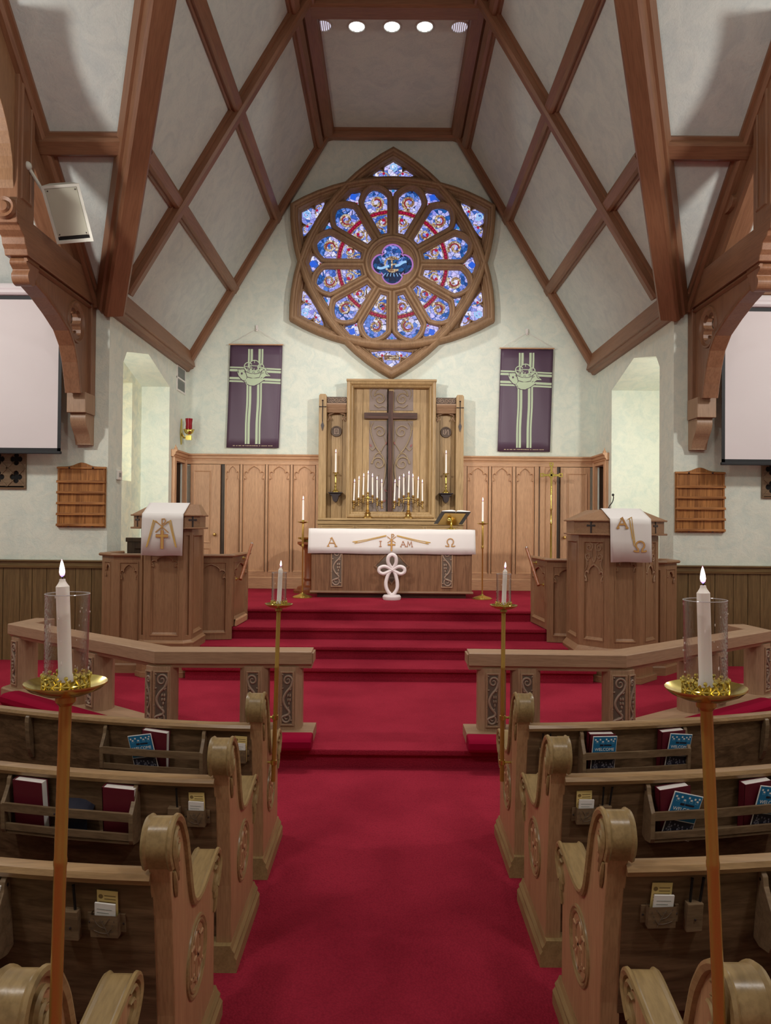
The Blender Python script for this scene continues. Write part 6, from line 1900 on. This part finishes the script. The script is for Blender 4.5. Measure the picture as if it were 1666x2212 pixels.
MB().lathe([(0, 0), (.0045, 0), (.0045, .12), (.0052, .122), (.0052, .13), (0, .131)], seg=8).build('barrel', M['pen'], PEN)
freeze(PEN)
uh, ub, uy, uw, up_ = [], [], [], [], []


def inrack(proto, used, key, d, n, z, tilt=0, back=.135, label='', grp=None, yaw=None):
    R = PW[key]; p = R(d, z, n)
    sl = (.06 + .2 * d) * key[0]
    return place(proto, used, p, (back, tilt, sl if yaw is None else yaw), label, grp)


HG, BG, YG, WG, PG = 'hymnals in the pew racks', 'welcome bulletins in the pew racks', 'yellow cards in the pew holders', 'envelopes in the pew holders', 'pencils in the pew holders'
for key, d, tl, lb in (((-1, 0), .60, .08, 'maroon hymnal behind a bulletin in the front left pew rack'), ((-1, 1), .475, .03, 'maroon hymnal in the second left pew rack, nearer the aisle'), ((-1, 1), .90, .02, 'maroon hymnal in the second left pew rack, away from the aisle'),
                       ((-1, 2), .64, .14, 'maroon hymnal with pages showing in the third left pew rack'), ((1, 0), .455, .02, 'maroon hymnal in the front right pew rack, nearer the aisle'), ((1, 0), .885, -.04, 'maroon hymnal in the front right pew rack, farther from the aisle'),
                       ((1, 1), .56, -.10, 'maroon hymnal in the second right pew rack, nearer the aisle'), ((1, 1), .96, -.07, 'maroon hymnal in the second right pew rack, at its far end'), ((1, 2), .66, -.06, 'maroon hymnal in the third right pew rack at the picture edge')):
    inrack(HYM, uh, key, d, .018, .612, tl, .135, lb, HG)
for key, d, tl, z, lb in (((-1, 0), .635, .17, .604, 'blue welcome bulletin in the front left pew rack'), ((1, 0), .47, -.02, .612, 'blue welcome bulletin in the front right pew rack, nearer the aisle'), ((1, 0), .905, -.10, .606, 'blue welcome bulletin in the front right pew rack, farther from the aisle'),
                          ((1, 1), .555, -.24, .60, 'blue welcome bulletin leaning in the second right pew rack, nearer the aisle'), ((1, 1), .985, -.17, .602, 'blue welcome bulletin in the second right pew rack, at its far end')):
    inrack(BUL, ub, key, d, .075, z + .002, -tl, .15, lb, BG)
FLY = thing('folded_leaflet', 'dark folded leaflet lying in the second left pew rack between hymnals', 'leaflet', PW[-1, 1](.70, .64, .05))
c_ = PW[-1, 1](.69, .70, .05)
b = MB(); b.add([(c_.x + u * .075, c_.y + v * .035 + .01 * u, c_.z + .03 - .012 * u * u + .02 * v - .012 * u + w_) for w_ in (0, .004) for u in (-1, -.5, 0, .5, 1) for v in (-1, 1)], [(i * 2 + o, i * 2 + 1 + o, i * 2 + 3 + o, i * 2 + 2 + o) for o in (0, 10) for i in range(4)] + [(i * 2, i * 2 + 2, i * 2 + 12, i * 2 + 10) for i in range(4)])
b.add([(c_.x + u * .05, c_.y + .01, z) for z in (.615, c_.z + .02) for u in (-1, 1)], [(0, 1, 3, 2)])
b.build('leaflet_cover', M['navy'], FLY)
for key in spec:
    if key[1] == 3: continue
    sd = 'left' if key[0] < 0 else 'right'; rn = rowname[key[1]]
    d0, d1 = spec[key][2]['cards']; dm_ = (d0 + d1) / 2
    inrack(YC, uy, key, dm_ - .004, .006, .668, .04 if key[1] != 1 else -.02, .135, 'yellow printed card in the card holder of the %s %s pew' % (rn, sd), YG)
    inrack(WCd, uw, key, dm_, .016, .668, .05 if key[1] == 2 else .02, .14, 'white envelopes in front of the yellow card in the %s %s pew' % (rn, sd), WG)
    if 'pencil' in spec[key][2]:
        a, c = spec[key][2]['pencil']
        n = 1 if key[0] < 0 else 2
        for q in range(n):
            lb = 'black pencil in the wooden holder of the %s %s pew' % (rn, sd)
            if n == 2: lb += (', nearer the aisle' if q == 0 else ', farther from the aisle')
            inrack(PEN, up_, key, a + (c - a) * (.22 if q == 0 else .78), .016, .70, (.02, .09)[q] * key[0], .13, lb, PG)

# ================================================================== AISLE TORCHES ON THE PEW ENDS
TOR = thing('aisle_candle_stand', '', 'candle stand', (0, 0, 0))
MB().lathe([(.0125, -1.0), (.0125, -.35), (.0135, -.345), (.0135, -.335), (.0125, -.33), (.0125, -.02), (.02, -.012), (.02, 0)], seg=14).build('pole', M['pole'], TOR, smooth=True)
MB().lathe([(0, 0), (.02, 0), (.045, .005), (.07, .016), (.081, .026), (.081, .029), (.068, .020), (.044, .010), (0, .008)], seg=28).build('drip_pan', M['brass'], TOR, smooth=True)
b = MB()
for k in range(16):
    a = 2 * PI * k / 16; a1 = 2 * PI * (k + .5) / 16
    q = lambda an, z, r=.0455: (r * math.cos(an), r * math.sin(an), z)
    b.tube([q(a, .010), q(a1, .026), q(a, .040)], .0022, 5); b.tube([q(a1 + PI / 16 * 2, .010), q(a1, .026), q(a1 + PI / 16 * 2, .040)], .0022, 5)
    b.ball(q(a, .044), .0045, seg=6, rings=4)
b.tube([(.0455 * math.cos(2 * PI * k / 24), .0455 * math.sin(2 * PI * k / 24), .012) for k in range(25)], .004, 5, cap=False)
b.tube([(.0455 * math.cos(2 * PI * k / 24), .0455 * math.sin(2 * PI * k / 24), .026) for k in range(25)], .002, 5, cap=False)
b.build('crown_gallery', M['brass'], TOR, smooth=True)
MB().lathe([(0, .008), (.017, .008), (.0165, .03), (.0145, .03), (.0145, .012), (0, .012)], seg=14).build('socket', M['brass'], TOR, smooth=True)
freeze(TOR)
HUR = thing('hurricane_glass', '', 'glass shade', (0, 0, 0))
MB().lathe([(.0430, .0), (.0425, .10), (.0435, .196), (.0442, .198), (.0420, .199), (.0405, .10), (.0412, .0)], seg=32).build('glass_cylinder', M['glass'], HUR, smooth=True)
MB().tube([(.0432 * math.cos(2 * PI * k / 32), .0432 * math.sin(2 * PI * k / 32), .1985) for k in range(33)], .0011, 6, cap=False).build('rim', M['glassrim'], HUR, smooth=True)
b = MB(); random.seed(21)
for k in range(26):
    a = random.uniform(0, 2 * PI); z = random.uniform(.03, .19); q = random.uniform(.0005, .0011)
    b.ball((.0436 * math.cos(a), .0436 * math.sin(a), z), q, q, q * random.uniform(1, 4.5), 6, 4)
b.build('bubble_glint', M['wax'], HUR, smooth=True)  # white specks added for bubbles and streak reflections in the glass
freeze(HUR)
K4 = candle_meshes(.228, .0135, .038)
ut, uhh, uk4 = [], [], []
for key, tx, ty, tz, rx, ry, crx, cry in (((-1, 0), -.662, 4.33, 1.49, 0, .022, 0, .04), ((1, 0), .652, 4.37, 1.49, 0, .004, 0, .035), ((-1, 3), -.694, 1.535, 1.636, 0, .018, 0, -.045), ((1, 3), .635, 1.56, 1.632, 0, -.045, 0, -.03)):
    sd = 'left' if key[0] < 0 else 'right'; rn = 'front' if key[1] == 0 else 'nearest'
    at_ = 'on the %s %s pew end' % (rn, sd)
    T = place(TOR, ut, (tx, ty, tz), (rx, ry, 0), 'slender brass aisle candle stand clamped ' + at_, 'brass candle stands along the aisle')
    place(HUR, uhh, (tx, ty, tz + .0115), (0, ry * .3, 0), 'clear glass hurricane cylinder around the candle ' + at_, 'hurricane glasses along the aisle')
    place(K4, uk4, (tx, ty, tz + .0125), (crx, cry, 0), 'thick lit white candle inside the glass ' + at_, 'candles along the aisle')
    # clamps holding the pole to the pew end
    pw = [o for o in COL.objects if o.name.startswith('pew') and o.parent is None and o.type == 'EMPTY' and abs(o.location.y - spec[key][1]) < 1e-4 and o.location.x * key[0] > 0][0]
    for z in (.60, .86):
        zz = z - tz; px_ = tx + zz * math.sin(ry)
        fx = spec[key][0] - .0 * key[0]
        MB().tube([(fx, ty, z), (px_ - key[0] * -.006, ty, z)], .007, 6).lathe([(.0135, -.012), (.018, -.012), (.018, .012), (.0135, .012)], (px_, ty, z), 12).build('pole_clamp', M['brass'], pw)
